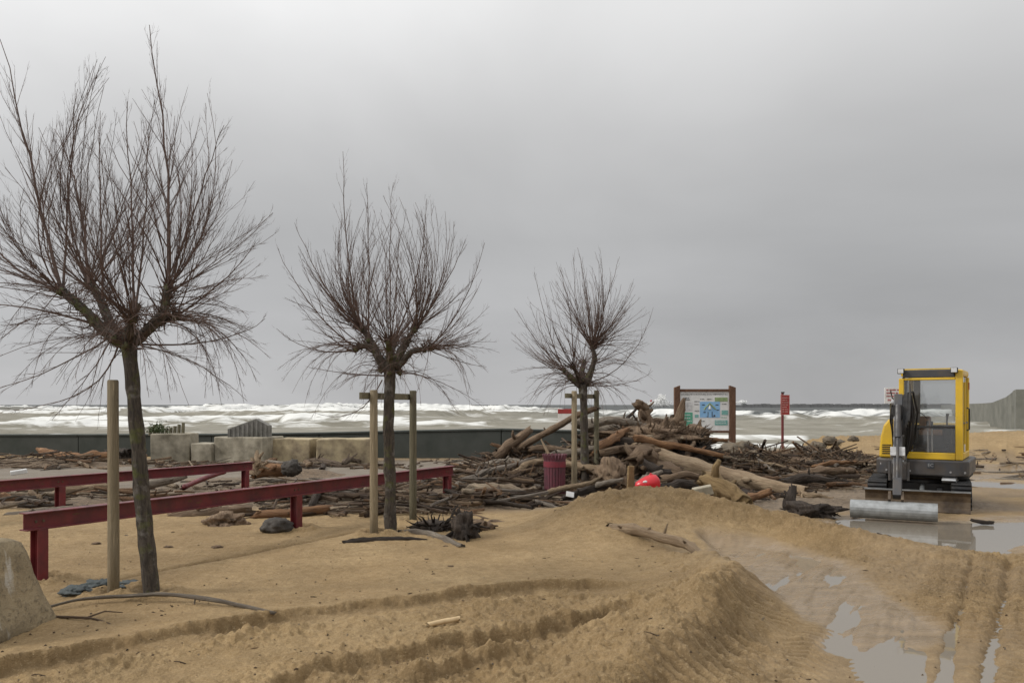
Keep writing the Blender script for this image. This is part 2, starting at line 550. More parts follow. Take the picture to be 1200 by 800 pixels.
def sand_mat():
    t = NT('sand')
    pos = t.n('ShaderNodeNewGeometry').outputs['Position']
    a = t.n('ShaderNodeAttribute', attribute_name='mask')
    sp = t.n('ShaderNodeSeparateColor'); t.l(a.outputs['Color'], sp.inputs[0])
    wet, mud, damp, pave = sp.outputs[0], sp.outputs[1], sp.outputs[2], a.outputs['Alpha']
    big = t.noise(pos, 0.9, 5, 0.6)
    mid = t.noise(pos, 9, 5, 0.65)
    fine = t.noise(pos, 95, 3, 0.7)
    grit = t.noise(pos, 260, 2, 0.7)
    c = t.mix(t.rng(big, 0.3, 0.7, 0, 1), (0.365, 0.247, 0.117), (0.485, 0.345, 0.180))
    c = t.mix(t.rng(mid, 0.35, 0.65, 0, 0.6), c, (0.25, 0.170, 0.082))
    lp = t.rng(t.noise(pos, 0.38, 4, 0.6), 0.42, 0.62, 0.0, 0.5)
    c = t.mix(lp, c, (0.262, 0.172, 0.079))
    damp_shade_f = t.math('MULTIPLY', damp, t.rng(mid, 0.25, 0.6, 0.55, 1.0))
    c = t.mix(damp_shade_f, c, (0.182, 0.120, 0.056))  # moist sand, plus contact shade painted round trunks and posts
    c = t.mix(t.rng(fine, 0.52, 0.72, 0, 0.55), c, (0.17, 0.112, 0.055))
    sp2 = t.noise(pos, 48, 5, 0.75)
    c = t.mix(t.rng(sp2, 0.34, 0.5, 0.55, 0.0), c, (0.20, 0.135, 0.068))
    c = t.mix(t.rng(sp2, 0.56, 0.70, 0.0, 0.45), c, (0.58, 0.46, 0.29))
    shell = t.n('ShaderNodeTexVoronoi'); shell.inputs['Scale'].default_value = 28
    t.l(pos, shell.inputs['Vector'])
    sh = t.rng(shell.outputs['Distance'], 0.05, 0.09, 0.55, 0.0)
    c = t.mix(t.math('MULTIPLY', sh, t.rng(big, 0.5, 0.62, 0, 1)), c, (0.6, 0.54, 0.44))
    mudc = t.mix(t.rng(mid, 0.35, 0.65, 0, 1), (0.13, 0.098, 0.067), (0.26, 0.20, 0.14))
    c = t.mix(mud, c, mudc)
    pc = t.mix(t.rng(big, 0.35, 0.65, 0, 1), (0.20, 0.18, 0.15), (0.135, 0.118, 0.098))
    c = t.mix(pave, c, pc)
    stc = t.n('ShaderNodeMapping'); stc.inputs['Rotation'].default_value = (0, 0, 1.0); stc.inputs['Scale'].default_value = (0.8, 5.0, 1)
    t.l(pos, stc.inputs[0])
    wc = t.mix(t.rng(t.noise(stc.outputs[0], 1.6, 5, 0.6), 0.35, 0.65, 0, 1), (0.165, 0.115, 0.064), (0.25, 0.178, 0.105))
    c = t.mix(t.math('MULTIPLY', wet, 0.88), c, wc)
    t.col(c)
    r0 = t.rng(mid, 0.3, 0.7, 0.8, 1.0)
    x = t.n('ShaderNodeMix'); x.data_type = 'FLOAT'
    t.l(t.math('MULTIPLY', wet, t.rng(mid, 0.25, 0.55, 0.72, 1.0)), x.inputs[0]); t.l(r0, x.inputs[2]); t.l(t.rng(t.noise(stc.outputs[0], 2.6, 5, 0.6), 0.40, 0.60, 0.08, 0.45), x.inputs[3])
    t.l(x.outputs[0], t.b.inputs['Roughness'])
    t.l(t.rng(wet, 0, 1, 0.35, 0.5), t.b.inputs['Specular IOR Level'])
    md2 = t.noise(pos, 34, 4, 0.7)
    h = t.math('ADD', t.math('MULTIPLY', mid, 0.9), t.math('MULTIPLY', fine, 0.42))
    h = t.math('ADD', h, t.math('MULTIPLY', md2, 0.7))
    h = t.math('ADD', h, t.math('MULTIPLY', grit, 0.10))
    h = t.math('MULTIPLY', h, t.rng(wet, 0, 1, 1.0, 0.12))
    h = t.math('MULTIPLY', h, t.rng(t.noise(pos, 1.7, 3), 0.35, 0.65, 0.55, 1.0))
    t.bump(h, 1.0, 0.035)
    return t.m


M['sand'] = sand_mat()


def water_mat():
    t = NT('puddle_water')
    pos = t.n('ShaderNodeNewGeometry').outputs['Position']
    t.col((0.22, 0.19, 0.15)); t.rough(0.03)
    t.b.inputs['IOR'].default_value = 1.5
    t.bump(t.noise(pos, 5, 3), 0.10, 0.006)
    return t.m


M['puddle'] = water_mat()


def sea_mat():
    t = NT('sea_water')
    geo = t.n('ShaderNodeNewGeometry').outputs['Position']
    a = t.n('ShaderNodeAttribute', attribute_name='foam')
    foam = a.outputs['Fac']
    mpn = t.n('ShaderNodeMapping'); mpn.inputs['Scale'].default_value = (0.32, 1.0, 1.0)
    t.l(geo, mpn.inputs[0])
    n1_ = t.noise(mpn.outputs[0], 0.28, 6, 0.62, 0.6)
    n2_ = t.noise(mpn.outputs[0], 0.06, 5, 0.6, 0.4)
    f = t.math('ADD', foam, t.rng(n1_, 0.3, 0.7, -0.40, 0.40))
    f = t.rng(f, 0.46, 0.80, 0, 1)
    wc = t.mix(t.rng(n2_, 0.35, 0.65, 0, 1), (0.070, 0.076, 0.076), (0.125, 0.128, 0.122))
    turb = t.mix(t.rng(n1_, 0.35, 0.65, 0, 1), (0.205, 0.19, 0.15), (0.31, 0.29, 0.24))
    sp = t.n('ShaderNodeAttribute', attribute_name='turbid').outputs['Fac']
    wc = t.mix(sp, wc, turb)
    c = t.mix(f, wc, (0.72, 0.72, 0.69))
    t.col(c)
    x = t.n('ShaderNodeMix'); x.data_type = 'FLOAT'
    t.l(f, x.inputs[0]); x.inputs[2].default_value = 0.6; x.inputs[3].default_value = 0.95
    t.l(x.outputs[0], t.b.inputs['Roughness'])
    t.b.inputs['Specular IOR Level'].default_value = 0.08
    t.bump(t.noise(mpn.outputs[0], 0.5, 5, 0.65), 0.9, 0.5)
    return t.m


M['sea'] = sea_mat()

# ------------------------------------------------------------------ terrain
RUT_A = [gp(-60, 800), gp(0, 783), gp(100, 762), gp(200, 742), gp(320, 722), gp(450, 706), gp(600, 688), gp(690, 683), gp(770, 690)]
RUT_B = [gp(280, 810), gp(350, 790), gp(430, 768), gp(530, 750), gp(620, 738), gp(700, 724), gp(790, 716)]
RUT_C = [gp(440, 805), gp(520, 788), gp(600, 770), gp(680, 752)]
CREST = [(0.30, 3.6), (0.50, 4.4), (0.98, 5.1), (1.45, 5.8), (1.78, 6.5), (1.98, 7.3), (1.95, 8.1), (1.7, 8.8)]
BANK = [(1.55, 10.9), (2.4, 10.7), (3.1, 10.25), (3.85, 9.55), (4.4, 9.1), (5.0, 8.55)]
G1 = [(2.45, 4.55), (3.15, 5.72), (5.0, 8.6)]
G2 = [(2.80, 4.72), (3.87, 6.33), (5.38, 8.6)]
WETP = [gp(px, py, -0.07) for px, py in ((828, 640), (880, 641), (930, 648), (985, 660), (1005, 680), (1040, 703), (1085, 735), (1080, 748), (1035, 757), (985, 760), (968, 738), (935, 715), (893, 690), (856, 668))]
WETL = [(2.25, 9.3), (2.43, 7.9), (2.6, 6.9), (2.78, 6.2), (2.62, 5.5), (2.2, 4.6)]
POND = [(4.45, 11.35), (4.55, 10.5), (4.75, 9.8), (5.15, 9.15), (5.55, 9.05), (6.0, 9.5), (6.8, 9.85), (8.2, 10.3), (9.6, 10.9), (9.4, 11.45), (7.8, 11.55), (6.6, 11.7), (5.4, 11.95), (4.8, 11.8)]
POND2 = [(9.2, 16.2), (10.5, 15.4), (13.5, 15.6), (15.5, 16.8), (14.5, 18.4), (11.5, 18.9), (9.8, 17.8)]
POND3 = [(10.5, 19.6), (14.5, 19.4), (16, 20.4), (13, 21.2), (11, 20.9)]
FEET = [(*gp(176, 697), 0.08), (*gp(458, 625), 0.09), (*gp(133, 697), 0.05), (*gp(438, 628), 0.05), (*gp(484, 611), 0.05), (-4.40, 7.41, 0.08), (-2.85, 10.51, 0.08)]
POND_Z, LANE_Z, POND2_Z = -0.045, -0.084, -0.05


def terrain(X, Y, fine=True):
    shp = X.shape
    z = 0.018 * fbm(X * 0.5, Y * 0.5, 3, 3)
    damp = np.zeros(shp); wet = np.zeros(shp)
    rough = np.full(shp, 0.22)
    # seaward fall, sand berm on the right
    edge = 27.0 + 1.2 * fbm(X * 0.15, Y * 0.15, 9, 2)
    z = z - sstep(0, 6, Y - edge) * 1.3 - sstep(5, 50, Y - edge) * 2.4
    berm = sstep(9.4, 10.3, X + 0.5 * fbm(X * .7, Y * .7, 77, 2)) * np.exp(-((Y - 26.0) / 3.2) ** 2) * (0.62 + 0.18 * sstep(13, 17, X))
    z = z + berm
    rough = rough + berm * 0.8
    # ruts of heavy wheels
    for pts, sd_, k in ((RUT_A, 21, 1.0), (RUT_B, 22, 1.2), (RUT_C, 23, 1.0)):
        d, s, arc, tot = polydist(X, Y, pts)
        m = d < 1.2
        if not m.any(): continue
        s2 = s + 0.07 * fbm(X * 3.2, Y * 3.2, sd_, 3) + 0.045 * fbm(X * 11, Y * 11, sd_ + 4, 3)
        end = sstep(0, 0.3, arc) * sstep(0, 0.7, tot - arc) * (0.55 + 0.70 * vnoise(arc * 1.6 + sd_, arc * 0 + 0.3, sd_ + 9))
        p = np.interp(s2, [-0.9, -0.66, -0.52, -0.44, -0.13, -0.03, 0.02, 0.12, 0.6], [0, 0.02, 0.05, -0.03, -0.06, -0.045, 0.05, 0.035, 0])
        z = z + np.where(m, p * k * end, 0)
        tread = np.sin(arc * 2 * np.pi / 0.13 + 2.5 * fbm(X * 2, Y * 2, 5, 2)) * np.exp(-((s + 0.28) / 0.13) ** 2)
        z = z + np.where(m, tread * 0.016 * end, 0)
        wall = np.exp(-((s2 + 0.05) / 0.075) ** 2)
        damp = np.maximum(damp, np.where(m, wall * 1.0 * end, 0))
        damp = np.maximum(damp, np.where(m, 0.55 * np.exp(-((s2 + 0.28) / 0.2) ** 2) * end * sstep(0.3, 0.6, vnoise(X * 3, Y * 3, 8)), 0))
        rough = np.maximum(rough, np.where(m, (0.5 + 0.5 * sstep(-0.3, -0.45, s2)) * sstep(0.15, -0.05, s2) * sstep(-1.0, -0.6, s2) * end, 0))
    # churned ground between ruts and bank
    ch = sstep(7.2, 6.0, Y - 0.18 * (X + 1)) * sstep(-2.6, -0.6, X + (Y - 5) * -0.9) * sstep(2.1, 1.7, X)
    rough = np.maximum(rough, ch * 1.0)
    damp = np.maximum(damp, ch * 0.45 * sstep(0.35, 0.6, vnoise(X * 1.1, Y * 1.1, 33)))
    z = z + ch * 0.035 * fbm(X * 1.9, Y * 1.9, 31, 3)
    # bank along the lane
    d, s, arc, tot = polydist(X, Y, CREST)
    s2 = s + 0.10 * fbm(X * 1.7, Y * 1.7, 41, 3) + 0.03 * fbm(X * 7, Y * 7, 45, 2)
    hgt = np.interp(arc, [0, 0.9, 1.8, 2.8, 3.8, 4.6, tot], [0.14, 0.20, 0.29, 0.33, 0.27, 0.16, 0.10])
    end = sstep(0, 0.15, arc) * sstep(0, 0.5, tot - arc) * 0.999
    end = np.where((arc <= 1e-6) | (arc >= tot - 1e-6), 0.0, end)
    prof = np.interp(s2, [-0.56, -0.42, -0.27, -0.09, 0.0, 0.10, 0.35, 0.7, 1.1], [0, 0.10, 0.35, 0.90, 1.0, 0.92, 0.5, 0.16, 0])
    hgt = hgt * (0.72 + 0.55 * vnoise(X * 1.5 + 3, Y * 1.5, 43))
    z = z + hgt * prof * end
    z = z + 0.055 * np.clip(prof * 1.3, 0, 1) * end * (fbm(X * 3.1, Y * 3.1, 49, 3) + 0.8 * np.clip(vnoise(X * 6.5, Y * 6.5, 50) - 0.55, 0, 1))
    face = sstep(-0.62, -0.45, s2) * sstep(0.02, -0.1, s2) * end
    bars = np.sin(arc * 2 * np.pi / 0.105 + s * 5 + 1.5 * fbm(X * 1.5, Y * 1.5, 47, 2))
    z = z + face * 0.026 * np.tanh(bars * 1.6) * sstep(0.30, 0.5, vnoise(X * 1.6, Y * 1.6, 12) + 0.18)
    rough = np.maximum(rough, np.exp(-((s2 - 0.15) / 0.45) ** 2) * end)
    damp = np.maximum(damp, 0.75 * np.exp(-((s2 + 0.2) / 0.22) ** 2) * end * sstep(0.3, 0.6, vnoise(X * 2.1, Y * 2.1, 19) + 0.1))
    # heap of pushed-up sand and its tail
    ux, uy = X - 1.55, Y - 10.9
    wob = 1 + 0.25 * fbm(X * 1.3, Y * 1.3, 51, 3)
    q = (ux / np.where(ux < 0, 1.15, 1.5)) ** 2 + (uy / np.where(uy < 0, 1.35, 1.3)) ** 2
    hm = np.exp(-q * 1.25 * wob)
    z = z + 0.47 * hm
    d, s, arc, tot = polydist(X, Y, BANK)
    hb = np.interp(arc, [0, 0.9, 1.8, 2.8, 3.5, tot], [0.0, 0.20, 0.26, 0.21, 0.13, 0.05])
    sb = s + 0.12 * fbm(X * 2.2, Y * 2.2, 53, 3)
    bb = np.interp(sb, [-0.42, -0.26, -0.08, 0.0, 0.15, 0.5, 0.8], [0, 0.25, 0.85, 1, 0.9, 0.25, 0]) * hb * (d < 1.0)
    z = z + bb
    heap = np.clip(hm * 1.3 + bb * 4, 0, 1)
    rough = np.maximum(rough, heap * 0.95)
    damp = np.maximum(damp, heap * 0.70)
    # the lane on the right: lower, rolled, wet
    lane = sstep(1.2, 2.6, X - 0.28 * (Y - 5)) * sstep(10.0, 8.8, Y + 0.25 * (X - 4))
    z = z - lane * 0.045
    damp = np.maximum(damp, lane * 0.55)
    d, s, arc, tot = polydist(X, Y, WETL)
    wl = np.exp(-(d / (0.72 + 0.36 * fbm(X * 1.2, Y * 1.2, 61, 3))) ** 2) * sstep(0, 0.6, arc + 0.2)
    z = z - wl * 0.045
    wet = np.maximum(wet, np.clip(wl * 1.5, 0, 1) * 0.35)
    wet = np.maximum(wet, lane * 0.30 * sstep(0.3, 0.65, vnoise(X * 0.9, Y * 0.9, 63)))
    rough = rough * (1 - 0.85 * np.clip(wl * 1.4, 0, 1))
    sdw = inpoly(X, Y, WETP) + 0.16 * fbm(X * 1.6, Y * 1.6, 64, 4)
    kw_ = sstep(-0.16, 0.12, sdw)
    stk = fbm((X * 0.84 - Y * 0.54) * 5.0, (X * 0.54 + Y * 0.84) * 0.7, 66, 4, 0.6)
    z = z * (1 - kw_) + (-0.070 + 0.048 * stk - 0.012 * sstep(-2.5, 2.5, fbm(X * 0.9, Y * 0.9, 65, 2) * 6)) * kw_
    wet = np.maximum(wet, sstep(-0.24, 0.02, sdw) * 0.95)
    rough = rough * (1 - 0.92 * kw_)
    wl = np.maximum(wl, kw_)
    # tread strips and grooves running down the lane
    for pts, wdt, dep in ((G1, 0.034, 0.055), (G2, 0.038, 0.060)):
        d, s, arc, tot = polydist(X, Y, pts)
        sw = s + 0.03 * fbm(X * 5, Y * 5, 67, 3)
        g = np.exp(-(sw / wdt) ** 2) * sstep(0.0, 0.4, tot - arc + 0.1)
        z = z - dep * g * (0.6 + 0.6 * vnoise(X * 5, Y * 5, 68)) + 0.012 * np.exp(-((np.abs(sw) - 0.09) / 0.04) ** 2) * lane
        damp = np.maximum(damp, 0.8 * g)
        for off, wv in ((-0.20, 0.115), (0.22, 0.10)):
            strip = np.exp(-((s - off) / 0.15) ** 4) * np.maximum(lane, sstep(4.3, 4.8, X) * sstep(9.2, 8.6, Y))
            z = z + strip * (1 - np.clip(wl * 1.6, 0, 1)) * 0.012 * 2.6 * np.tanh(1.8 * np.sin((arc + 0.1 * s) * 2 * np.pi / wv + 1.0 * fbm(X * 1.5, Y * 1.5, 69, 2))) * (0.3 + 1.1 * vnoise(X * 1.4, Y * 1.4, 70))
    rough = np.maximum(rough, lane * 0.72 * (1 - np.clip(wl * 1.4, 0, 1)))
    LT = [(1.55, 4.2), (2.0, 4.9), (2.35, 5.6), (2.75, 6.2)]
    d, s, arc, tot = polydist(X, Y, LT)
    for off in (-0.22, 0.22):
        strip = np.exp(-((s - off) / 0.16) ** 4) * (d < 0.6) * sstep(0, .2, arc) * sstep(0, .3, tot - arc) * (1 - kw_) * (1 - 0.8 * np.clip(wl, 0, 1))
        z = z + strip * 0.020 * np.tanh(2 * np.sin((arc + np.abs(s - off) * 0.9) * 2 * np.pi / 0.105)) * (0.5 + 0.8 * vnoise(X * 1.4, Y * 1.4, 74))
        damp = np.maximum(damp, 0.45 * strip)
    # long comb marks of a blade
    cmb = lane * sstep(0.45, 0.6, vnoise(X * 0.7 + 9, Y * 0.5, 71))
    z = z + cmb * 0.005 * np.sin((X * 0.843 - Y * 0.538) * 2 * np.pi / 0.085)
    # ponds
    for poly, bot in ((POND, -0.12), (POND2, -0.11), (POND3, -0.11)):
        sd_ = inpoly(X, Y, poly) + 0.22 * fbm(X * 1.5, Y * 1.5, 73, 3)
        k = sstep(-0.15, 0.30, sd_)
        z = z * (1 - k) + bot * k
        wet = np.maximum(wet, sstep(-0.35, -0.02, sd_) * 0.9)
        rough = rough * (1 - k)
    # half buried kerb line
    d, s, arc, tot = polydist(X, Y, [gp(40, 697), gp(130, 681), gp(230, 660), gp(330, 640), gp(430, 622)])
    g = np.exp(-((s + 0.01 * fbm(X * 5, Y * 5, 75, 2)) / 0.035) ** 2) * sstep(0, 0.3, arc) * sstep(0, 0.4, tot - arc)
    z = z - 0.025 * g
    damp = np.maximum(damp, g)
    # debris ground
    lim = 12.1 + 0.55 * fbm(X * 0.6, Y * 0.6, 81, 3) - 0.05 * X
    mud = sstep(-0.3, 0.9, Y - lim) * sstep(9.3, 7.6, X - 0.12 * (Y - 14)) * sstep(25.5, 23, Y)
    mud = mud * (1 - np.clip(hm * 1.6, 0, 1))
    mud2 = sstep(0.2, 0.8, Y - 13.6) * sstep(24, 22, Y) * sstep(8, 9, X) * 0.55 * sstep(0.35, 0.6, vnoise(X * .8, Y * .8, 83))
    mud = np.maximum(mud, mud2)
    pave = sstep(17.3, 18.2, Y + 0.5 * fbm(X * .5, Y * .5, 85, 2)) * sstep(23.5, 22.5, Y) * sstep(1.0, -1.5, X)
    pave = np.maximum(pave, 0.8 * sstep(15.6, 16.2, Y + 0.6 * fbm(X * .6, Y * .6, 86, 2)) * sstep(17.2, 16.6, Y) * sstep(-6.2, -7.2, X))
    wet = np.maximum(wet, pave * 0.42)
    wet = np.maximum(wet, mud * 0.35 * sstep(0.45, 0.65, vnoise(X * 1.1, Y * 1.1, 87)))
    rough = np.where(pave > 0.3, rough * 0.3, rough)
    rough = np.maximum(rough, mud * 0.5 * (1 - pave))
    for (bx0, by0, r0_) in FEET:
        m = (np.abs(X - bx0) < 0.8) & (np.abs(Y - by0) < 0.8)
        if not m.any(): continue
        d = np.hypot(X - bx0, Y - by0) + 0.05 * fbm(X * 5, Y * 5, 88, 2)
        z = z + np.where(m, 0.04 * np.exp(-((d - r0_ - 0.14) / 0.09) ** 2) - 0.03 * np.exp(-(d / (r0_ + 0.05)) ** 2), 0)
        damp = np.maximum(damp, np.where(m, np.exp(-((d - r0_) / 0.09) ** 2), 0))  # dark ring: contact shade of each foot, painted into this mask
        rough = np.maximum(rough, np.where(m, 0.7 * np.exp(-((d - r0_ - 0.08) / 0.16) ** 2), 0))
    if fine:
        z = z + 0.012 * fbm(X * 1.7, Y * 1.7, 90, 3)
        z = z + 0.006 * (1 - 0.6 * np.clip(wet, 0, 1)) * fbm(X * 3.0, Y * 3.0, 91, 3)
        cl = fbm(X * 4.5, Y * 4.5, 93, 5, 0.62)
        bil = np.abs(fbm(X * 8, Y * 8, 95, 4, 0.65))
        z = z + rough * (0.042 * cl + 0.040 * (0.35 - bil))
        crumb = np.clip(vnoise(X * 19, Y * 19, 96) - 0.62, 0, 1) * (0.4 + 0.6 * vnoise(X * 2.2, Y * 2.2, 98)) + 0.7 * np.clip(vnoise(X * 34 + 5, Y * 34, 99) - 0.66, 0, 1)
        big_ = np.clip(vnoise(X * 7.5, Y * 7.5, 100) - 0.58, 0, 1) * sstep(0.35, 0.6, vnoise(X * 1.3 + 8, Y * 1.3, 102))
        z = z + np.clip(rough * 1.3 - 0.15, 0, 1) * (0.095 * crumb + 0.06 * big_)
        z = z + (0.25 + rough) * (1 - 0.85 * np.clip(wet, 0, 1)) * 0.007 * fbm(X * 26, Y * 26, 97, 2)
    return z, wet, mud, damp, pave


def gz(x, y):
    return float(terrain(np.array([float(x)]), np.array([float(y)]), True)[0][0])


def grid_mesh(name, X, Y, Z, mat, attrs):
    nr, nc = X.shape
    idx = np.arange(nr * nc).reshape(nr, nc)
    f = np.stack([idx[:-1, :-1], idx[:-1, 1:], idx[1:, 1:], idx[1:, :-1]], -1).reshape(-1, 4)
    me = bpy.data.meshes.new(name)
    me.vertices.add(nr * nc)
    me.vertices.foreach_set('co', np.stack([X, Y, Z], -1).astype(np.float32).ravel())
    nf = len(f)
    me.loops.add(nf * 4); me.polygons.add(nf)
    me.loops.foreach_set('vertex_index', f.astype(np.int32).ravel())
    me.polygons.foreach_set('loop_start', np.arange(0, nf * 4, 4, dtype=np.int32))
    me.polygons.foreach_set('loop_total', np.full(nf, 4, np.int32))
    me.polygons.foreach_set('use_smooth', np.ones(nf, bool))
    me.update(calc_edges=True)
    for an, ty, arr in attrs:
        a_ = me.attributes.new(an, ty, 'POINT')
        a_.data.foreach_set('color' if ty == 'FLOAT_COLOR' else 'value', arr.astype(np.float32).ravel())
    me.materials.append(mat)
    return new_obj(name, me)


tn = np.concatenate([np.linspace(-2.6, -0.70, 26)[:-1], np.linspace(-0.70, 0.70, 800), np.linspace(0.70, 2.6, 26)[1:]])
rr = np.concatenate([np.geomspace(0.6, 3.9, 34)[:-1], np.geomspace(3.9, 11, 410)[:-1], np.geomspace(11, 22, 140), np.geomspace(22, 150, 60)[1:]])
R_, T_ = np.meshgrid(rr, tn, indexing='ij')
GX, GY = R_ * T_, R_.copy()
GX = np.where(np.abs(T_) > 0.72, np.sign(T_) * R_ * (0.72 + (np.abs(T_) - 0.72) * 1.3), GX)
gz_, wet_, mud_, damp_shade_, pave_ = terrain(GX, GY, True)
ground = grid_mesh('ground', GX, GY, gz_, M['sand'], [('mask', 'FLOAT_COLOR', np.stack([wet_, mud_, damp_shade_, pave_], -1))])
tag(ground, kind='structure')


def sheet(name, x0, x1, y0, y1, z):
    me = bpy.data.meshes.new(name)
    me.from_pydata([(x0, y0, z), (x1, y0, z), (x1, y1, z), (x0, y1, z)], [], [(0, 1, 2, 3)])
    me.materials.append(M['puddle'])
    return tag(new_obj(name, me), kind='structure')


def pond_sheet(name, poly, z, grow=0.35):
    cx = sum(p[0] for p in poly) / len(poly); cy = sum(p[1] for p in poly) / len(poly)
    vs = []
    for x, y in poly:
        dx_, dy_ = x - cx, y - cy
        ln = math.hypot(dx_, dy_)
        vs.append((x + dx_ / ln * grow, y + dy_ / ln * grow, z))
    me = bpy.data.meshes.new(name)
    me.from_pydata(vs, [], [tuple(range(len(vs)))])
    me.materials.append(M['puddle'])
    return tag(new_obj(name, me), kind='structure')


pond_sheet('puddle', POND, POND_Z)
pond_sheet('puddle', POND2, POND2_Z)
pond_sheet('puddle', POND3, POND2_Z)
pond_sheet('puddle', WETP + [], LANE_Z, 1.3)

# ------------------------------------------------------------------ sea
SEA = -3.0
sr = np.concatenate([np.geomspace(44, 700, 420), np.geomspace(700, 20000, 60)[1:]])
st = np.concatenate([np.linspace(-2.2, -0.72, 40)[:-1], np.linspace(-0.72, 0.72, 560), np.linspace(0.72, 2.2, 40)[1:]])
R_, T_ = np.meshgrid(sr, st, indexing='ij')
SX, SY = R_ * T_, R_.copy()
sz = np.full(SX.shape, SEA)
foam = np.zeros(SX.shape); turb = np.zeros(SX.shape)
leftness = sstep(0.22, -0.05, SX / SY)          # the left half breaks over a bar farther out
rightness = 1 - leftness
for k, (D0, h, wl_, fo, sd_) in enumerate(((640, 5.0, 46, 1.0, leftness), (500, 4.4, 38, 1.0, leftness), (405, 3.4, 30, 0.95, leftness), (300, 2.4, 24, 0.40, leftness), (200, 2.2, 16, 0.95, leftness), (164, 1.5, 12, 0.75, leftness), (120, 0.8, 9, 0.35, leftness),
                                           (268, 4.3, 22, 1.0, rightness), (222, 2.8, 17, 0.95, rightness), (172, 1.3, 14, 0.45, rightness), (128, 0.9, 10, 0.4, rightness), (101, 0.6, 7, 0.95, 1.0), (88, 0.4, 6, 0.8, 1.0))):
    D = D0 + (0.12 * D0) * fbm(SX / 70.0, SX * 0 + k * 7.3, 101 + k, 3) + 0.02 * D0 * fbm(SX / 9.0, SX * 0 + k, 131 + k, 2)
    s = SY - D
    nz = vnoise(SX / (D0 * 0.16) + k * 3.1, SX * 0 + 0.5 + k, 151 + k)
    hm_ = h * sd_ * (0.30 + 0.95 * nz)
    prof = np.where(s < 0, np.exp(-(s / (wl_ * 0.20)) ** 2), np.exp(-(s / (wl_ * 0.8)) ** 2))
    sz = sz + hm_ * prof * (1 + 0.30 * fbm(SX / 5.0, SY / 3.0, 171 + k, 3))
    act = fo * sd_ * sstep(0.06, 0.42, nz + 0.18 * fbm(SX / (D0 * 0.03), SY / 12.0, 191 + k, 2))
    lip = np.where(s < 0, np.exp(-(s / (wl_ * 0.40)) ** 2), np.exp(-(s / (wl_ * 0.22)) ** 2))
    foam = np.maximum(foam, act * lip * 0.98)
    trail = np.where((s < 0) & (s > -wl_ * 3.0), np.exp(s / (wl_ * 1.1)), 0) * act
    foam = np.maximum(foam, trail * 0.68)
surf = np.maximum(sstep(262, 225, SY), leftness * sstep(640, 420, SY))
turb = surf * 0.95
foam = np.maximum(foam, surf * (0.02 + 0.30 * vnoise(SX / 22.0, SY / 8.0, 211)))
sz = sz + 0.35 * fbm(SX / 14.0, SY / 7.0, 221, 4) * sstep(70, 110, SY) + 0.10 * fbm(SX / 3.0, SY / 2.0, 225, 2) * sstep(600, 200, SY)
sz = sz + 1.2 * fbm(SX / 60.0, SY / 26.0, 231, 3) * sstep(200, 420, SY) * sstep(3500, 1500, SY)
foam = np.maximum(foam, sstep(0.60, 0.8, fbm(SX / 30.0, SY / 12.0, 241, 4) + 0.12) * 0.62 * sstep(1500, 300, SY) * leftness)
sea = grid_mesh('sea', SX, SY, sz, M['sea'], [('foam', 'FLOAT', foam), ('turbid', 'FLOAT', turb)])
tag(sea, kind='structure')

# spray thrown up by a breaking wave, and the little red beacon inside it
for px, py, w_, h_, d_, cnt, lab in ((772, 476, 30, 14, 300, 5200, 'tall burst of white spray from a breaking wave, just left of the information panel'),
                                     (868, 472, 14, 3.5, 300, 500, 'low white spray cap on the horizon between the information panel and the red sign')):
    mb = MB()
    r_ = random.Random(px)
    for i in range(cnt):
        t_ = r_.random() ** 0.75
        lobe = r_.choice(((-0.32, 0.35), (-0.05, 0.6), (0.1, 1.0), (0.14, 0.95), (0.34, 0.42), (0.25, 0.6)))
        hh = t_ * lobe[1]
        wx = lobe[0] * (0.55 + 0.45 * t_) + r_.gauss(0, 0.07) * (1.5 - t_)
        p = at(px + wx * w_, py - hh * h_, d_) + Vector((0, r_.gauss(0, 2), 0))
        s_ = r_.uniform(0.12, 0.42) * (1.25 - 0.6 * t_)
        a_ = [p + Vector((r_.uniform(-s_, s_), r_.uniform(-s_, s_), r_.uniform(-s_, s_))) for _ in range(4)]
        mb._add(a_, [(0, 1, 2), (0, 2, 3), (0, 3, 1), (1, 3, 2)])
    o = mb.build('wave_spray', M['spray'])
    tag(o, lab, 'spray', kind='stuff')
bwm = MB(); r_ = random.Random(5)
bwd = 1300.0
prev = None
for k in range(60):
    px = 858 + k * 4.6
    hgt_ = 473.2 + r_.uniform(-0.45, 0.45) + (1.0 if k < 3 else 0)
    p = at(px, hgt_, bwd)
    bwm.box((p.x, bwd, (p.z + SEA - 1) / 2), (4.6 / F * bwd * 1.04, 9.0 + r_.uniform(0, 3), p.z - SEA + 1), None, 0.86)
tag(bwm.build('breakwater', M['jetty_far'], None), 'long low rock breakwater on the horizon between the red sign and the excavator', 'breakwater')
bp = at(763, 474, 310)
bc = thing('channel_beacon', 'tiny red beacon on the horizon half lost in white spray', 'beacon', (bp.x, bp.y, SEA))
MB().tube([(0, 0, -0.5), (0, 0, 5.0)], [0.3, 0.22], 10).build('post', M['gunmetal'], bc)
MB().tube([(0, 0, 5.0), (0, 0, 6.1), (0, 0, 6.6)], [0.45, 0.45, 0.12], 10).build('lantern', M['signred'], bc)

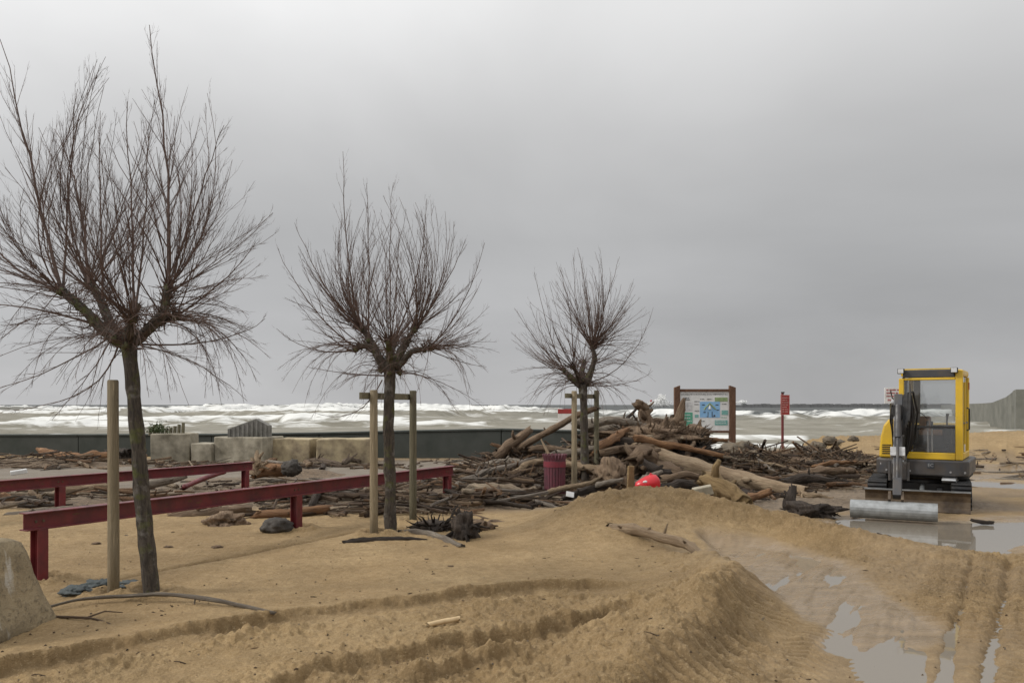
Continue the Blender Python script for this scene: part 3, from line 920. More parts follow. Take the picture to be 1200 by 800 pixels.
# ------------------------------------------------------------------ seawall (left), jetty (right)
sw = thing('seawall', 'long low dark concrete seawall running behind the concrete blocks', 'wall', (-14, 26.2, 0))
wpts = [(-46, 30.5), (-36, 29.0), (-27, 27.6), (-20, 26.6), (-14, 26.0), (-9.5, 25.5), (-6, 25.1), (-3, 24.8), (-0.3, 24.5), (2.6, 24.2)]
wtop = [0.50, 0.53, 0.57, 0.60, 0.63, 0.66, 0.72, 0.80, 0.86, 0.80]
for i in range(len(wpts) - 1):
    (ax, ay), (bx, by) = wpts[i], wpts[i + 1]
    dv = Vector((bx - ax, by - ay, 0)); ln = dv.length
    m = Matrix.Rotation(math.atan2(dv.y, dv.x), 3, 'Z')
    dn = dv.normalized(); sn = Vector((-dn.y, dn.x, 0))

    def seg(h0, h1, t0, t1, half, gap):
        vs = []
        for (x, y, t_, b_, g_) in ((ax, ay, t0, h0, gap), (bx, by, t1, h1, -gap)):
            for sg in (-half, half):
                for zz in (b_, t_):
                    vs.append(Vector((x + 14, y - 26.2, zz)) + sn * sg + dn * g_)
        mb = MB(); mb._add(vs, [(0, 1, 3, 2), (4, 6, 7, 5), (0, 4, 5, 1), (2, 3, 7, 6), (1, 5, 7, 3), (0, 2, 6, 4)])
        return mb
    seg(-1.6, -1.6, wtop[i], wtop[i + 1], 0.25, 0.008).build('wall_segment', M['concrete_dark'], sw, bevel=0.02)
    seg(wtop[i] + 0.002, wtop[i + 1] + 0.002, wtop[i] + 0.06, wtop[i + 1] + 0.06, 0.28, 0.004).build('coping', M['concrete_dark'], sw, bevel=0.012)

jp = [(83.0, 130, 4.15), (88.8, 140, 4.1), (91.2, 144, 3.9), (95.0, 152, 3.1), (100.8, 166, 2.1), (107, 180, 1.95), (115, 198, 1.9), (124, 217, 1.85), (134, 238, 1.8), (146, 262, 1.75), (160, 290, 1.7), (178, 325, 1.6), (200, 370, 1.5)]
jt = thing('jetty', 'long pale concrete jetty wall dropping away towards the sea at the right edge', 'jetty', (100, 160, SEA))
for i in range(len(jp) - 1):
    a_, b_ = jp[i], jp[i + 1]
    vs = []
    nrm = Vector((b_[1] - a_[1], -(b_[0] - a_[0]), 0)).normalized()
    for (x, y, tp) in (a_, b_):
        for sgn in (-0.6, 0.6):
            for zz in (SEA - 2, tp):
                vs.append(Vector((x - 100, y - 160, zz - SEA)) + nrm * sgn)
    # shorten a little for an open joint
    dirv = (Vector(vs[4]) - Vector(vs[0])); dirv.z = 0; dirv.normalize()
    for k in range(4): vs[k] = vs[k] + dirv * 0.12
    mb = MB(); mb._add(vs, [(0, 1, 3, 2), (4, 6, 7, 5), (0, 4, 5, 1), (2, 3, 7, 6), (1, 5, 7, 3), (0, 2, 6, 4)])
    mb.build('wall_panel', M['jetty'], jt)
MB().box((-12.6, -23.0, 2.3), (1.8, 1.8, 4.4)).build('end_pier', M['jetty'], jt, bevel=0.05)


# ------------------------------------------------------------------ concrete blocks in front of the seawall
def rough_block(name, mat, label, x0, x1, y_top, y_bot, d, depth, rz=0.0, cat='block', seed=1, group=None):
    a_, b_ = at(x0, y_bot, d), at(x1, y_bot, d)
    w_ = b_.x - a_.x
    zt = at(x0, y_top, d).z
    z0 = min(gz((a_.x + b_.x) / 2, d), a_.z) - 0.04
    bm = bmesh.new()
    bmesh.ops.create_cube(bm, size=1.0)
    bmesh.ops.subdivide_edges(bm, edges=bm.edges[:], cuts=3, use_grid_fill=True)
    for v in bm.verts:
        v.co = Vector((v.co.x * w_, v.co.y * depth, (v.co.z + 0.5) * (zt - z0)))
        nn = mnoise.noise_vector(v.co * 2.1 + Vector((seed, seed, 0)))
        v.co += nn * 0.022
    me_ = bpy.data.meshes.new(name); bm.to_mesh(me_); bm.free()
    me_.materials.append(mat)
    o = new_obj(name, me_)
    o.location = ((a_.x + b_.x) / 2, d + depth / 2, z0)
    o.rotation_euler = (0, 0, rz)
    b = o.modifiers.new('bevel', 'BEVEL'); b.width = 0.03; b.segments = 2; b.limit_method = 'ANGLE'; b.angle_limit = rad(50)
    return tag(o, label, cat, group)


rough_block('concrete_block', M['concrete'], 'weathered concrete block under the wooden palisade, leftmost of the row', 175, 219, 508, 541, 23.0, 1.0, rad(6), seed=1, group='concrete blocks along the seawall')
rough_block('concrete_block', M['concrete'], 'smallest low concrete block between two bigger blocks by the seawall', 224, 249, 519, 541, 22.9, 0.7, rad(-4), seed=2, group='concrete blocks along the seawall')
rough_block('concrete_block', M['concrete'], 'pale concrete block carrying a gabled grey slab on top', 252, 318, 512, 541, 22.8, 1.1, rad(-16), seed=3, group='concrete blocks along the seawall')
rough_block('concrete_block', M['concrete_tan'], 'tan stained concrete block between the slab-topped block and the rightmost block', 320, 368, 514, 541, 23.0, 1.0, rad(-10), seed=4, group='concrete blocks along the seawall')
rough_block('concrete_block', M['concrete_tan'], 'wide yellowish concrete block, rightmost of the row, beside a tree stake', 370, 433, 514, 541, 22.6, 0.9, rad(2), seed=5, group='concrete blocks along the seawall')
# gabled slab
gs = thing('gabled_slab', 'ribbed grey gable-topped slab standing on a pale concrete block', 'slab', at(291, 512, 23.1))
d_ = 23.1
q = lambda px, py: ((px - 291) / F * d_, (512 - py) / F * d_ - 0.01)
MB().prism([q(268, 512), q(268, 502), q(301, 490), q(316, 498), q(316, 512)], -0.1, 0.22, 'y').build('slab_panel', M['concrete_grey'], gs, bevel=0.01)
for k in range(9):
    px = 270.5 + k * 5.3
    top = np.interp(px, [268, 301, 316], [502, 490, 498]) + 1.2
    MB().prism([q(px - 1.1, 511.5), q(px - 1.1, top), q(px + 1.1, top), q(px + 1.1, 511.5)], -0.135, -0.102, 'y').build('rib', M['concrete_grey'], gs)
# palisade
pb = at(195, 508, 23.5)
pal = thing('palisade', 'stepped row of short weathered wooden pales on the leftmost block', 'fence', (pb.x, pb.y, pb.z))
for k in range(9):
    px = 176 + k * 4.8
    top = [501, 497, 500, 499, 503, 501, 499, 497, 495][k]
    h_ = (508 - top) / F * 23.5
    MB().tube([((px - 195) / F * 23.5, 0, -0.05), ((px - 195) / F * 23.5 + 0.01, 0, h_)], [0.05, 0.048], 7).build('pale', M['stake_green'], pal)
mb = MB()
for k in range(420):
    p = at(rng.gauss(184, 7), 506 - abs(rng.gauss(0, 5)), 23.3) + Vector((0, rng.uniform(-.2, .2), 0))
    s_ = rng.uniform(0.02, 0.06)
    a_ = [p + Vector((rng.uniform(-s_, s_), rng.uniform(-s_, s_), rng.uniform(-s_, s_))) for _ in range(3)]
    mb._add(a_, [(0, 1, 2)])
tag(mb.build('shrub', M['plant']), 'scruffy green plant growing against the left end of the palisade', 'plant')

# tapered block at the left edge of the picture
tb = bmesh.new()
bmesh.ops.create_cube(tb, size=1.0)
bmesh.ops.subdivide_edges(tb, edges=tb.edges[:], cuts=7, use_grid_fill=True)
for v in tb.verts:
    q_ = v.co * 2; nrm_ = (abs(q_.x) ** 12 + abs(q_.y) ** 12 + abs(q_.z) ** 12) ** (1 / 12)
    v.co = v.co * (max(abs(q_.x), abs(q_.y), abs(q_.z)) / max(nrm_, 1e-6))
    k = 1.0 - 0.44 * (v.co.z + 0.5)
    v.co = Vector((v.co.x * 0.98 * k, v.co.y * 1.0 * k, (v.co.z + 0.5) * 0.74))
    v.co += mnoise.noise_vector(v.co * 2.3) * 0.04 + mnoise.noise_vector(v.co * 8) * 0.012
    d1 = (v.co - Vector((0.40, -0.22, 0.40))).length
    if d1 < 0.2: v.co.x -= 0.06 * (1 - d1 / 0.2)
me_ = bpy.data.meshes.new('tapered_block'); tb.to_mesh(me_); tb.free()
me_.polygons.foreach_set('use_smooth', [True] * len(me_.polygons))


def blockmat():
    t = NT('pitted_concrete')
    tco = t.n('ShaderNodeTexCoord').outputs['Object']
    n_a = t.noise(tco, 3.2, 6, 0.65)
    n_b = t.noise(tco, 22, 5, 0.7)
    c = t.mix(t.rng(n_a, 0.35, 0.65, 0, 1), (0.36, 0.285, 0.175), (0.21, 0.165, 0.10))
    c = t.mix(t.rng(n_b, 0.5, 0.7, 0, 0.8), c, (0.12, 0.095, 0.06))
    mpn = t.n('ShaderNodeMapping'); mpn.inputs['Scale'].default_value = (5, 5, 1.2)
    t.l(tco, mpn.inputs[0])
    wh = t.rng(t.noise(mpn.outputs[0], 1.3, 4, 0.6), 0.60, 0.70, 0, 0.75)
    c = t.mix(wh, c, (0.55, 0.52, 0.46))
    t.col(c); t.rough(0.9)
    t.bump(t.math('ADD', n_b, n_a), 0.8, 0.03)
    return t.m


me_.materials.append(blockmat())
o = new_obj('tapered_block', me_)
o.location = (-3.98, 5.72, gz(-3.9, 5.6) - 0.08); o.rotation_euler = (0, 0, rad(-5))
tag(o, 'big tapered concrete block cut off by the left edge, on the sand', 'block')

# ------------------------------------------------------------------ red barriers
def ibeam_profile(h, wd, tf=0.012, tw=0.010):
    return [(-wd / 2, 0), (wd / 2, 0), (wd / 2, tf), (tw / 2, tf), (tw / 2, h - tf), (wd / 2, h - tf), (wd / 2, h), (-wd / 2, h), (-wd / 2, h - tf), (-tw / 2, h - tf), (-tw / 2, tf), (-wd / 2, tf)]


def barrier(label, A, B, posts, ztA, ztB, hb, ext0=0.0):
    base = thing('steel_barrier', label, 'barrier', (A[0], A[1], 0), 0, 'red steel barriers on the sand')
    a_ = Vector((0, 0, ztA - hb)); b_ = Vector((B[0] - A[0], B[1] - A[1], ztB - hb))
    dv = (b_ - a_); dn = Vector((dv.x, dv.y, 0)).normalized(); sd_ = Vector((dn.y, -dn.x, 0))
    pr = ibeam_profile(hb, 0.12)
    vs = [a_ - dn * ext0 + sd_ * p[0] + Vector((0, 0, p[1])) for p in pr] + [b_ + dn * 0.08 + sd_ * p[0] + Vector((0, 0, p[1])) for p in pr]
    n = len(pr)
    mb = MB(); mb._add(vs, [tuple(range(n)), tuple(range(2 * n - 1, n - 1, -1))] + [(i, n + i, n + (i + 1) % n, (i + 1) % n) for i in range(n)])
    rail = mb.build('rail', M['red_steel'], base, bevel=0.003)
    scf = MB(); r_ = random.Random(int(A[0] * -100))
    for _ in range(46):
        t_ = r_.random(); c_ = a_ + dv * t_ + Vector((0, 0, r_.choice((hb * r_.uniform(.15, .8), hb * r_.uniform(.15, .8), hb + 0.001))))
        on_top = c_.z > (a_ + dv * t_).z + hb * 0.95
        off_ = sd_ * (r_.uniform(-.05, .05) if on_top else 0.0055)
        l_, h_ = r_.uniform(.01, .06), r_.uniform(.004, .014)
        pts = []
        for k in range(7):
            an = 2 * math.pi * k / 7; q_ = r_.uniform(0.6, 1.1)
            pts.append(c_ + off_ + dn * (l_ * math.cos(an) * q_) + (sd_ if on_top else Vector((0, 0, 1))) * (h_ * math.sin(an) * q_))
        scf._add(pts, [tuple(range(7))])
    tag(scf.build('rust_patch', M['rust'], rail), kind='stuff')
    for t in posts:
        p = a_ + dv * t
        gzz = gz(A[0] + p.x, A[1] + p.y)
        ppr = ibeam_profile(0.12, 0.10)
        zt = p.z - 0.001
        vs = []
        for zz in (gzz - 0.25, zt):
            for (u, v_) in ppr:
                q_ = Vector((p.x, p.y, 0)) + sd_ * (v_ - 0.06) + dn * u
                vs.append(Vector((q_.x, q_.y, zz)))
        mb = MB(); mb._add(vs, [tuple(range(n)), tuple(range(2 * n - 1, n - 1, -1))] + [(i, n + i, n + (i + 1) % n, (i + 1) % n) for i in range(n)])
        po = mb.build('post', M['red_steel'], base, bevel=0.003)
        for s2 in (-1, 1):
            c_ = p + dn * 0.035 * s2 + sd_ * 0.060
            MB().tube([c_ + Vector((0, 0, hb * 0.45)) - sd_ * 0.062, c_ + Vector((0, 0, hb * 0.45)) - sd_ * 0.048], [0.013, 0.013], 7).build('bolt', M['mud_steel'], rail)
    return base


barrier('near red steel beam barrier crossing behind the first tree', (-4.44, 7.33), (-1.08, 14.0), (0.012, 0.475, 0.985), 0.66, 0.575, 0.165, ext0=0.06)
barrier('far red steel beam barrier running off the left edge', (-8.60, 8.75), (-5.24, 15.9), (0.02, 0.49, 0.985), 0.60, 0.51, 0.165, ext0=0.3)

# ------------------------------------------------------------------ trees
def V(x, y=0, z=0): return Vector((x, y, z))


def bez(p0, p1, p2, n, jit, r_):
    out_ = []
    for i in range(n + 1):
        t = i / n
        p = p0 * (1 - t) ** 2 + p1 * 2 * t * (1 - t) + p2 * t * t
        if 0 < i:
            p = p + Vector((r_.gauss(0, jit), r_.gauss(0, jit), r_.gauss(0, jit))) * (0.4 + t)
        out_.append(p)
    return out_


TK = 0.80
lmR = 0.042


def tree(label, X0, Y0, trunk_pts, limbs, nodes, env, nshoots, seed, heroes=(), lows=0.3, tw=1.0, r0=0.0105, tl=0.42):
    """trunk_pts / limbs in photo pixels; nodes: where shoots sprout"""
    r_ = random.Random(seed)
    base = thing('bare_tree', label, 'tree', (X0, Y0, gz(X0, Y0)), 0, 'bare pollarded trees in a row')
    ori = Vector(base.location)

    def loc(px, py, dy=0.0):
        return at(px, py, Y0 + dy) - ori
    trunk_pts = [(p[0], p[1], p[2] * TK) for p in trunk_pts]
    limbs = [[(q_[0], q_[1], q_[2] * 0.82, *q_[3:]) for q_ in lm] for lm in limbs]
    tp = [loc(*p[:2]) for p in trunk_pts]
    path = []; rads = []
    pp = [V(tp[0].x, 0, -0.25)] + tp
    rr_ = [trunk_pts[0][2]] + [p[2] for p in trunk_pts]
    for i in range(len(pp) - 1):
        for k in range(7):
            t = k / 7
            path.append(pp[i].lerp(pp[i + 1], t)); rads.append(rr_[i] * (1 - t) + rr_[i + 1] * t)
    path.append(pp[-1]); rads.append(rr_[-1])
    MB().tube(path, rads, 14, lump=0.13, seed=seed * 0.37).build('trunk', M['trunk'], base, smooth=True)
    for lm in limbs:
        pts = [loc(p[0], p[1], p[3] if len(p) > 3 else 0) for p in lm]
        P = []; Rr = []
        for i in range(len(pts) - 1):
            for k in range(4):
                t = k / 4
                P.append(pts[i].lerp(pts[i + 1], t)); Rr.append((lm[i][2] * (1 - t) + lm[i + 1][2] * t))
        P.append(pts[-1]); Rr.append(lm[-1][2] * 0.8)
        MB().tube(P, Rr, 10, lump=0.22, seed=seed + lm[0][0] * .01).build('limb', M['trunk'], base, smooth=True)
    fork = loc(*trunk_pts[-1][:2])
    nd = [loc(n[0], n[1], n[2]) for n in nodes]
    spur = MB()
    for n_p in list(nd):                                    # swollen pollard heads with stubs
        for _ in range(16):
            d_ = Vector((r_.gauss(0, 1), r_.gauss(0, 1), r_.gauss(0.4, 1))).normalized()
            b_ = n_p + d_ * 0.02
            spur.tube([b_, b_ + d_ * r_.uniform(.03, .07), b_ + d_ * r_.uniform(.06, .16) + Vector((0, 0, .02))], [.007, .004, .0015], 4, cap=False)
    for lm in limbs:
        for i in range(len(lm) - 1):
            a_, b_ = (loc(q_[0], q_[1], q_[3] if len(q_) > 3 else 0) for q_ in (lm[i], lm[i + 1]))
            for _ in range(3): nd.append(a_.lerp(b_, r_.uniform(0.2, 1)))
            for _ in range(26):
                p = a_.lerp(b_, r_.random()); d_ = Vector((r_.gauss(0, 1), r_.gauss(0, 1), r_.gauss(0.3, 1))).normalized()
                ln = r_.uniform(.06, .22)
                spur.tube([p + d_ * lm[i][2] * .6, p + d_ * (lm[i][2] + ln * .5), p + d_ * (lm[i][2] + ln) + Vector((0, 0, ln * .3))], [.005, .0028, .001], 4, cap=False)
    tag(spur.build('spurs', M['shoot'], base), kind='stuff')
    for n_p, nn in zip(nd, nodes):
        MB().blob((0, 0, 0), (lmR, lmR, lmR * 1.1), seed + nn[0], 0.5, 2, 1.6).build('pollard_knob', M['trunk'], base, smooth=True).location = n_p

    def side_twigs(mb, P, rr0, Ln, nt_, lvl):
        m = len(P) - 1
        for _ in range(nt_):
            t = r_.uniform(0.10 if lvl == 0 else 0.2, 0.97)
            i = min(int(t * m), m - 1); f_ = t * m - i
            p = P[i].lerp(P[i + 1], f_)
            tg = (P[i + 1] - P[i]).normalized()
            ax = Vector((r_.gauss(0, 1), r_.gauss(0, 1), r_.gauss(0, 1))).cross(tg)
            if ax.length < 1e-3: continue
            ax.normalize()
            an = rad(r_.uniform(13, 31))
            dr = (tg * math.cos(an) + ax * math.sin(an)).normalized()
            ln = ((1 - t) * tl + 0.09) * Ln * r_.uniform(0.4, 1.05)
            if lvl: ln = max(0.05, ln)
            up = Vector((0, 0, 0.30 if tg.z > -0.15 else -0.1))
            p1 = p + dr * ln * 0.5
            p2 = p + (dr + up * r_.uniform(0.3, 1)).normalized() * ln
            Q = bez(p, p1, p2, 4 if lvl == 0 else 3, ln * 0.009, r_)
            ra = max(0.0013, rr0 * (1 - t) * 0.32 + 0.0009) if lvl == 0 else 0.0010
            mb.tube(Q, [ra * (1 - 0.7 * k / (len(Q) - 1)) for k in range(len(Q))], 3, cap=False)
            if lvl == 0:
                side_twigs(mb, Q, ra, ln, int(2 + ln * 7 * tw), 1)

    def shoot(p0, p1, p2, ra, nt_):
        mb = MB()
        Ln = (p2 - p0).length
        P = bez(p0, p1, p2, 9, Ln * 0.0035, r_)
        mb.tube(P, [ra * (1 - 0.9 * (k / 9) ** 0.7) * 0.86 + 0.0010 for k in range(10)], 5, cap=False)
        side_twigs(mb, P, ra, Ln, nt_, 0)
        mb.build('branch', M['shoot'], base)

    for (x0, y0, x1, y1, x2, y2, dy, ra, nt_) in heroes:
        shoot(loc(x0, y0, dy * 0.2), loc(x1, y1, dy * .6), loc(x2, y2, dy), ra, nt_)
    for i in range(nshoots):
        u = (i + r_.random()) / nshoots
        if u < lows: el = rad(r_.uniform(-38, 12))
        elif u < lows + 0.3: el = rad(r_.uniform(12, 50))
        else: el = rad(r_.uniform(48, 88))
        azm = r_.uniform(0, 2 * math.pi)
        dr = Vector((math.cos(azm) * math.cos(el), math.sin(azm) * math.cos(el), math.sin(el)))
        Rm = np.interp(math.degrees(el), [e[0] for e in env], [e[1] for e in env]) * r_.uniform(0.76, 1.05)
        tip = fork + dr * Rm
        # the sprouting point: the node that lies best in this direction
        sc_ = [((n - fork).dot(dr) - 0.45 * ((n - fork) - dr * (n - fork).dot(dr)).length + r_.gauss(0, 0.10), k) for k, n in enumerate(nd)]
        if math.degrees(el) < 5: sc_ = [(-(n - fork).z * 0.6 + (n - fork).dot(dr) + r_.gauss(0, 0.08), k) for k, n in enumerate(nd)]
        p0 = nd[max(sc_)[1]] + Vector((r_.gauss(0, .02), r_.gauss(0, .02), r_.gauss(0, .02)))
        Ln = (tip - p0).length
        hz = Vector((dr.x, dr.y, 0)); hz = hz.normalized() if hz.length > 1e-3 else Vector((1, 0, 0))
        if math.degrees(el) > 12:
            d1 = (dr + hz * 0.45 + Vector((r_.gauss(0, .1), r_.gauss(0, .1), 0))).normalized()
            p1 = p0 + d1 * Ln * 0.48
        else:
            p1 = p0 + (hz + Vector((0, 0, 0.18))).normalized() * Ln * 0.52
        shoot(p0, p1, tip, r0 * r_.uniform(0.6, 1.05) * (0.75 if el < 0.3 else 1.0), int((5 + Ln * 5.5) * tw))
    return base


g0 = gp(176, 697)
tree('nearest and largest bare pollarded tree, mossy leaning trunk, left of the picture', g0[0], g0[1],
     [(177, 690, 0.088), (168, 600, 0.078), (160, 500, 0.074), (153, 420, 0.072), (150, 400, 0.085)],
     [[(150, 405, .07), (122, 388, .058), (96, 360, .05), (72, 341, .043)],
      [(146, 402, .055), (130, 380, .05, .15), (116, 348, .042, .3), (104, 332, .03, .35)],
      [(153, 403, .065), (176, 384, .055, -.05), (192, 366, .052, -.08), (197, 336, .04, -.08)],
      [(150, 400, .06), (152, 386, .05, -.15), (156, 372, .04, -.25)],
      [(180, 382, .04), (195, 374, .035), (206, 371, .022)],
      [(148, 402, .055, 0), (150, 388, .045, .25), (160, 360, .03, .42)]],
     [(72, 341, 0), (92, 358, 0), (110, 378, 0), (104, 332, .35), (124, 365, .22), (197, 336, -.08), (194, 355, -.08), (206, 371, 0), (156, 372, -.25), (150, 392, 0), (148, 404, -.05), (155, 408, .05), (160, 360, .42), (135, 395, -.05)],
     [(-40, 0.95), (-15, 1.25), (5, 1.30), (30, 1.45), (50, 1.85), (70, 2.25), (90, 2.35)], 135, 11,
     heroes=((72, 341, 40, 210, 2, 45, 0, .021, 26), (74, 338, 80, 230, 90, 105, .2, .014, 20), (197, 336, 204, 190, 174, 28, 0, .022, 30), (196, 340, 232, 230, 262, 145, -.1, .014, 22),
             (104, 332, 96, 200, 62, 150, .4, .015, 22), (156, 372, 155, 260, 148, 118, -.2, .016, 24), (158, 365, 176, 260, 170, 140, .3, .014, 22), (72, 341, -10, 320, -70, 190, 0, .017, 24),
             (206, 371, 270, 330, 300, 285, 0, .012, 18), (160, 403, 260, 410, 312, 375, .1, .011, 16), (140, 400, 120, 480, 2, 480, 0, .010, 14), (128, 395, 60, 440, -30, 465, .1, .010, 12),
             (110, 380, 20, 350, -70, 355, 0, .012, 14), (130, 398, 108, 440, 60, 492, -.2, .007, 12), (165, 405, 240, 420, 290, 470, -.1, .007, 10), (120, 350, 118, 240, 118, 130, .1, .013, 20)),
     lows=0.36, tw=1.5, r0=0.0085)
g0 = gp(458, 625)
tree('middle bare pollarded tree standing between two linked stakes', g0[0], g0[1],
     [(458, 622, 0.095), (457, 560, 0.088), (455, 500, 0.086), (457, 445, 0.088), (457, 424, 0.105)],
     [[(452, 432, .08), (440, 412, .065), (428, 405, .05), (418, 408, .03)],
      [(450, 430, .06), (438, 405, .055, .1), (430, 392, .05, .1), (424, 385, .04, .1)],
      [(462, 430, .08), (472, 408, .065), (480, 394, .05), (486, 385, .035)],
      [(464, 432, .055), (482, 412, .05, -.1), (497, 409, .045, -.1), (505, 407, .035, -.1)],
      [(457, 425, .07), (458, 412, .06, .2), (463, 398, .04, .35)],
      [(457, 425, .06), (456, 410, .05, -.2), (455, 400, .035, -.3)]],
     [(418, 408, 0), (424, 385, .1), (432, 398, .05), (486, 385, 0), (478, 398, 0), (505, 407, -.1), (497, 409, -.1), (463, 398, .35), (455, 400, -.3), (455, 425, 0), (447, 433, 0), (468, 436, 0), (457, 436, -.05)],
     [(-40, 1.15), (-15, 1.35), (5, 1.38), (30, 1.5), (50, 1.75), (70, 2.0), (90, 2.05)], 185, 23,
     heroes=((424, 385, 402, 310, 402, 178, .1, .019, 28), (432, 395, 433, 290, 430, 215, -.2, .013, 20), (458, 400, 455, 300, 460, 215, .2, .013, 20), (463, 398, 500, 310, 500, 232, .1, .014, 20),
             (418, 408, 360, 370, 325, 290, 0, .015, 20), (422, 388, 370, 330, 345, 262, -.2, .013, 18), (505, 405, 545, 370, 568, 285, 0, .014, 22), (486, 385, 530, 330, 545, 280, .1, .013, 18),
             (418, 410, 360, 420, 325, 385, 0, .012, 14), (450, 440, 410, 440, 362, 430, -.2, .012, 14), (448, 445, 420, 505, 365, 482, -.4, .010, 10), (505, 408, 550, 412, 575, 390, -.1, .010, 14),
             (470, 436, 520, 440, 570, 480, .1, .008, 12), (503, 410, 535, 425, 570, 430, .2, .009, 12)),
     lows=0.30, tw=1.0, r0=0.0090, tl=0.31)
T3 = (1.37, 15.0)
tree('smallest and farthest bare pollarded tree, rising behind the driftwood pile', T3[0], T3[1],
     [(686, 572, 0.09), (685, 520, 0.09), (684, 470, 0.088), (683, 450, 0.10)],
     [[(680, 452, .08), (670, 443, .07), (661, 434, .05)],
      [(686, 450, .08), (692, 436, .07), (697, 420, .05), (694, 405, .04)],
      [(684, 448, .07), (682, 436, .06, .2), (684, 424, .04, .35)],
      [(680, 448, .06), (676, 438, .05, -.25), (672, 430, .04, -.35)]],
     [(661, 434, 0), (668, 442, 0), (697, 420, 0), (694, 405, 0), (684, 424, .35), (672, 430, -.35), (683, 445, 0), (676, 450, 0), (690, 450, 0), (683, 432, 0)],
     [(-40, 1.1), (-15, 1.25), (5, 1.35), (30, 1.55), (50, 1.9), (70, 2.3), (90, 2.5)], 185, 37,
     heroes=((690, 448, 745, 435, 766, 360, 0, .014, 18), (694, 405, 712, 350, 726, 300, 0, .015, 18), (692, 410, 690, 340, 676, 290, .2, .015, 18), (661, 434, 640, 390, 627, 320, 0, .015, 18),
             (661, 434, 625, 400, 603, 360, -.1, .013, 16), (672, 430, 672, 360, 655, 312, .1, .014, 18), (690, 452, 740, 455, 765, 435, 0, .011, 12), (676, 452, 655, 450, 640, 478, 0, .010, 10)),
     lows=0.27, tw=0.75, r0=0.0100, tl=0.30)


# ------------------------------------------------------------------ tree stakes
def stake_path(x, y, ztop, lean=0.0):
    z0 = gz(x, y)
    return [V(x, y, z0 - 0.3), V(x, y, z0 + 0.4), V(x + lean * 0.5, y, z0 + 1.1), V(x + lean, y, ztop - 0.012), V(x + lean, y, ztop)]


s1 = gp(133, 697)
o = MB().tube([p - V(s1[0], s1[1], 0) for p in stake_path(s1[0], s1[1], 1.865, -0.005)], [.049, .049, .047, .046, .038], 14, lump=0.03).build('tree_stake', M['stake'], smooth=True)
o.location = (s1[0], s1[1], 0)
tag(o, 'single round wooden stake beside the nearest bare tree', 'stake')


def stake_frame(label, pl, pr, zl, zr, over, barz, matr):
    b = thing('stake_frame', label, 'tree support', ((pl[0] + pr[0]) / 2, (pl[1] + pr[1]) / 2, 0), 0, 'paired tree stakes')
    off = Vector(b.location)
    for (p, zt, mt) in ((pl, zl, M['stake']), (pr, zr, M['stake_green'])):
        MB().tube([q_ - off for q_ in stake_path(p[0], p[1], zt)], [.052, .052, .05, .05, .042], 12, lump=0.03, seed=p[0]).build('stake', mt, b, smooth=True)
    dv = Vector((pr[0] - pl[0], pr[1] - pl[1], 0)); n_ = dv.normalized(); m = Matrix.Rotation(math.atan2(n_.y, n_.x), 3, 'Z')
    c = Vector(((pl[0] + pr[0]) / 2, (pl[1] + pr[1]) / 2, barz)) - off + Vector((-n_.y, n_.x, 0)) * 0.072
    MB().box(c - n_ * over * 0.4, (dv.length + over, 0.04, 0.085), m).build('crossbar', M['stake_green'], b, bevel=0.006)
    return b


stake_frame('pair of wooden stakes joined by a crossbar around the middle tree', gp(438, 628), gp(484, 611), 1.835, 1.85, 0.25, 1.76, None)
stake_frame('pair of wooden stakes joined by a crossbar around the farthest tree', ((673 - 600) / F * 14.4, 14.4), ((699 - 600) / F * 15.6, 15.6), 1.90, 1.93, 0.28, 1.81, None)

# ------------------------------------------------------------------ excavator
EX = thing('mini_excavator', 'yellow and grey mini excavator parked facing us beside the puddle', 'excavator', (7.03, 13.41, -0.02), -math.asin(0.56))


def stadium(y0, y1, z0, z1, n=8):
    r = (z1 - z0) / 2; zc_ = (z0 + z1) / 2
    pts = []
    for k in range(n + 1):
        a_ = -math.pi / 2 + math.pi * k / n
        pts.append((y1 - r + r * math.cos(a_), zc_ + r * math.sin(a_)))
    for k in range(n + 1):
        a_ = math.pi / 2 + math.pi * k / n
        pts.append((y0 + r + r * math.cos(a_), zc_ + r * math.sin(a_)))
    return pts


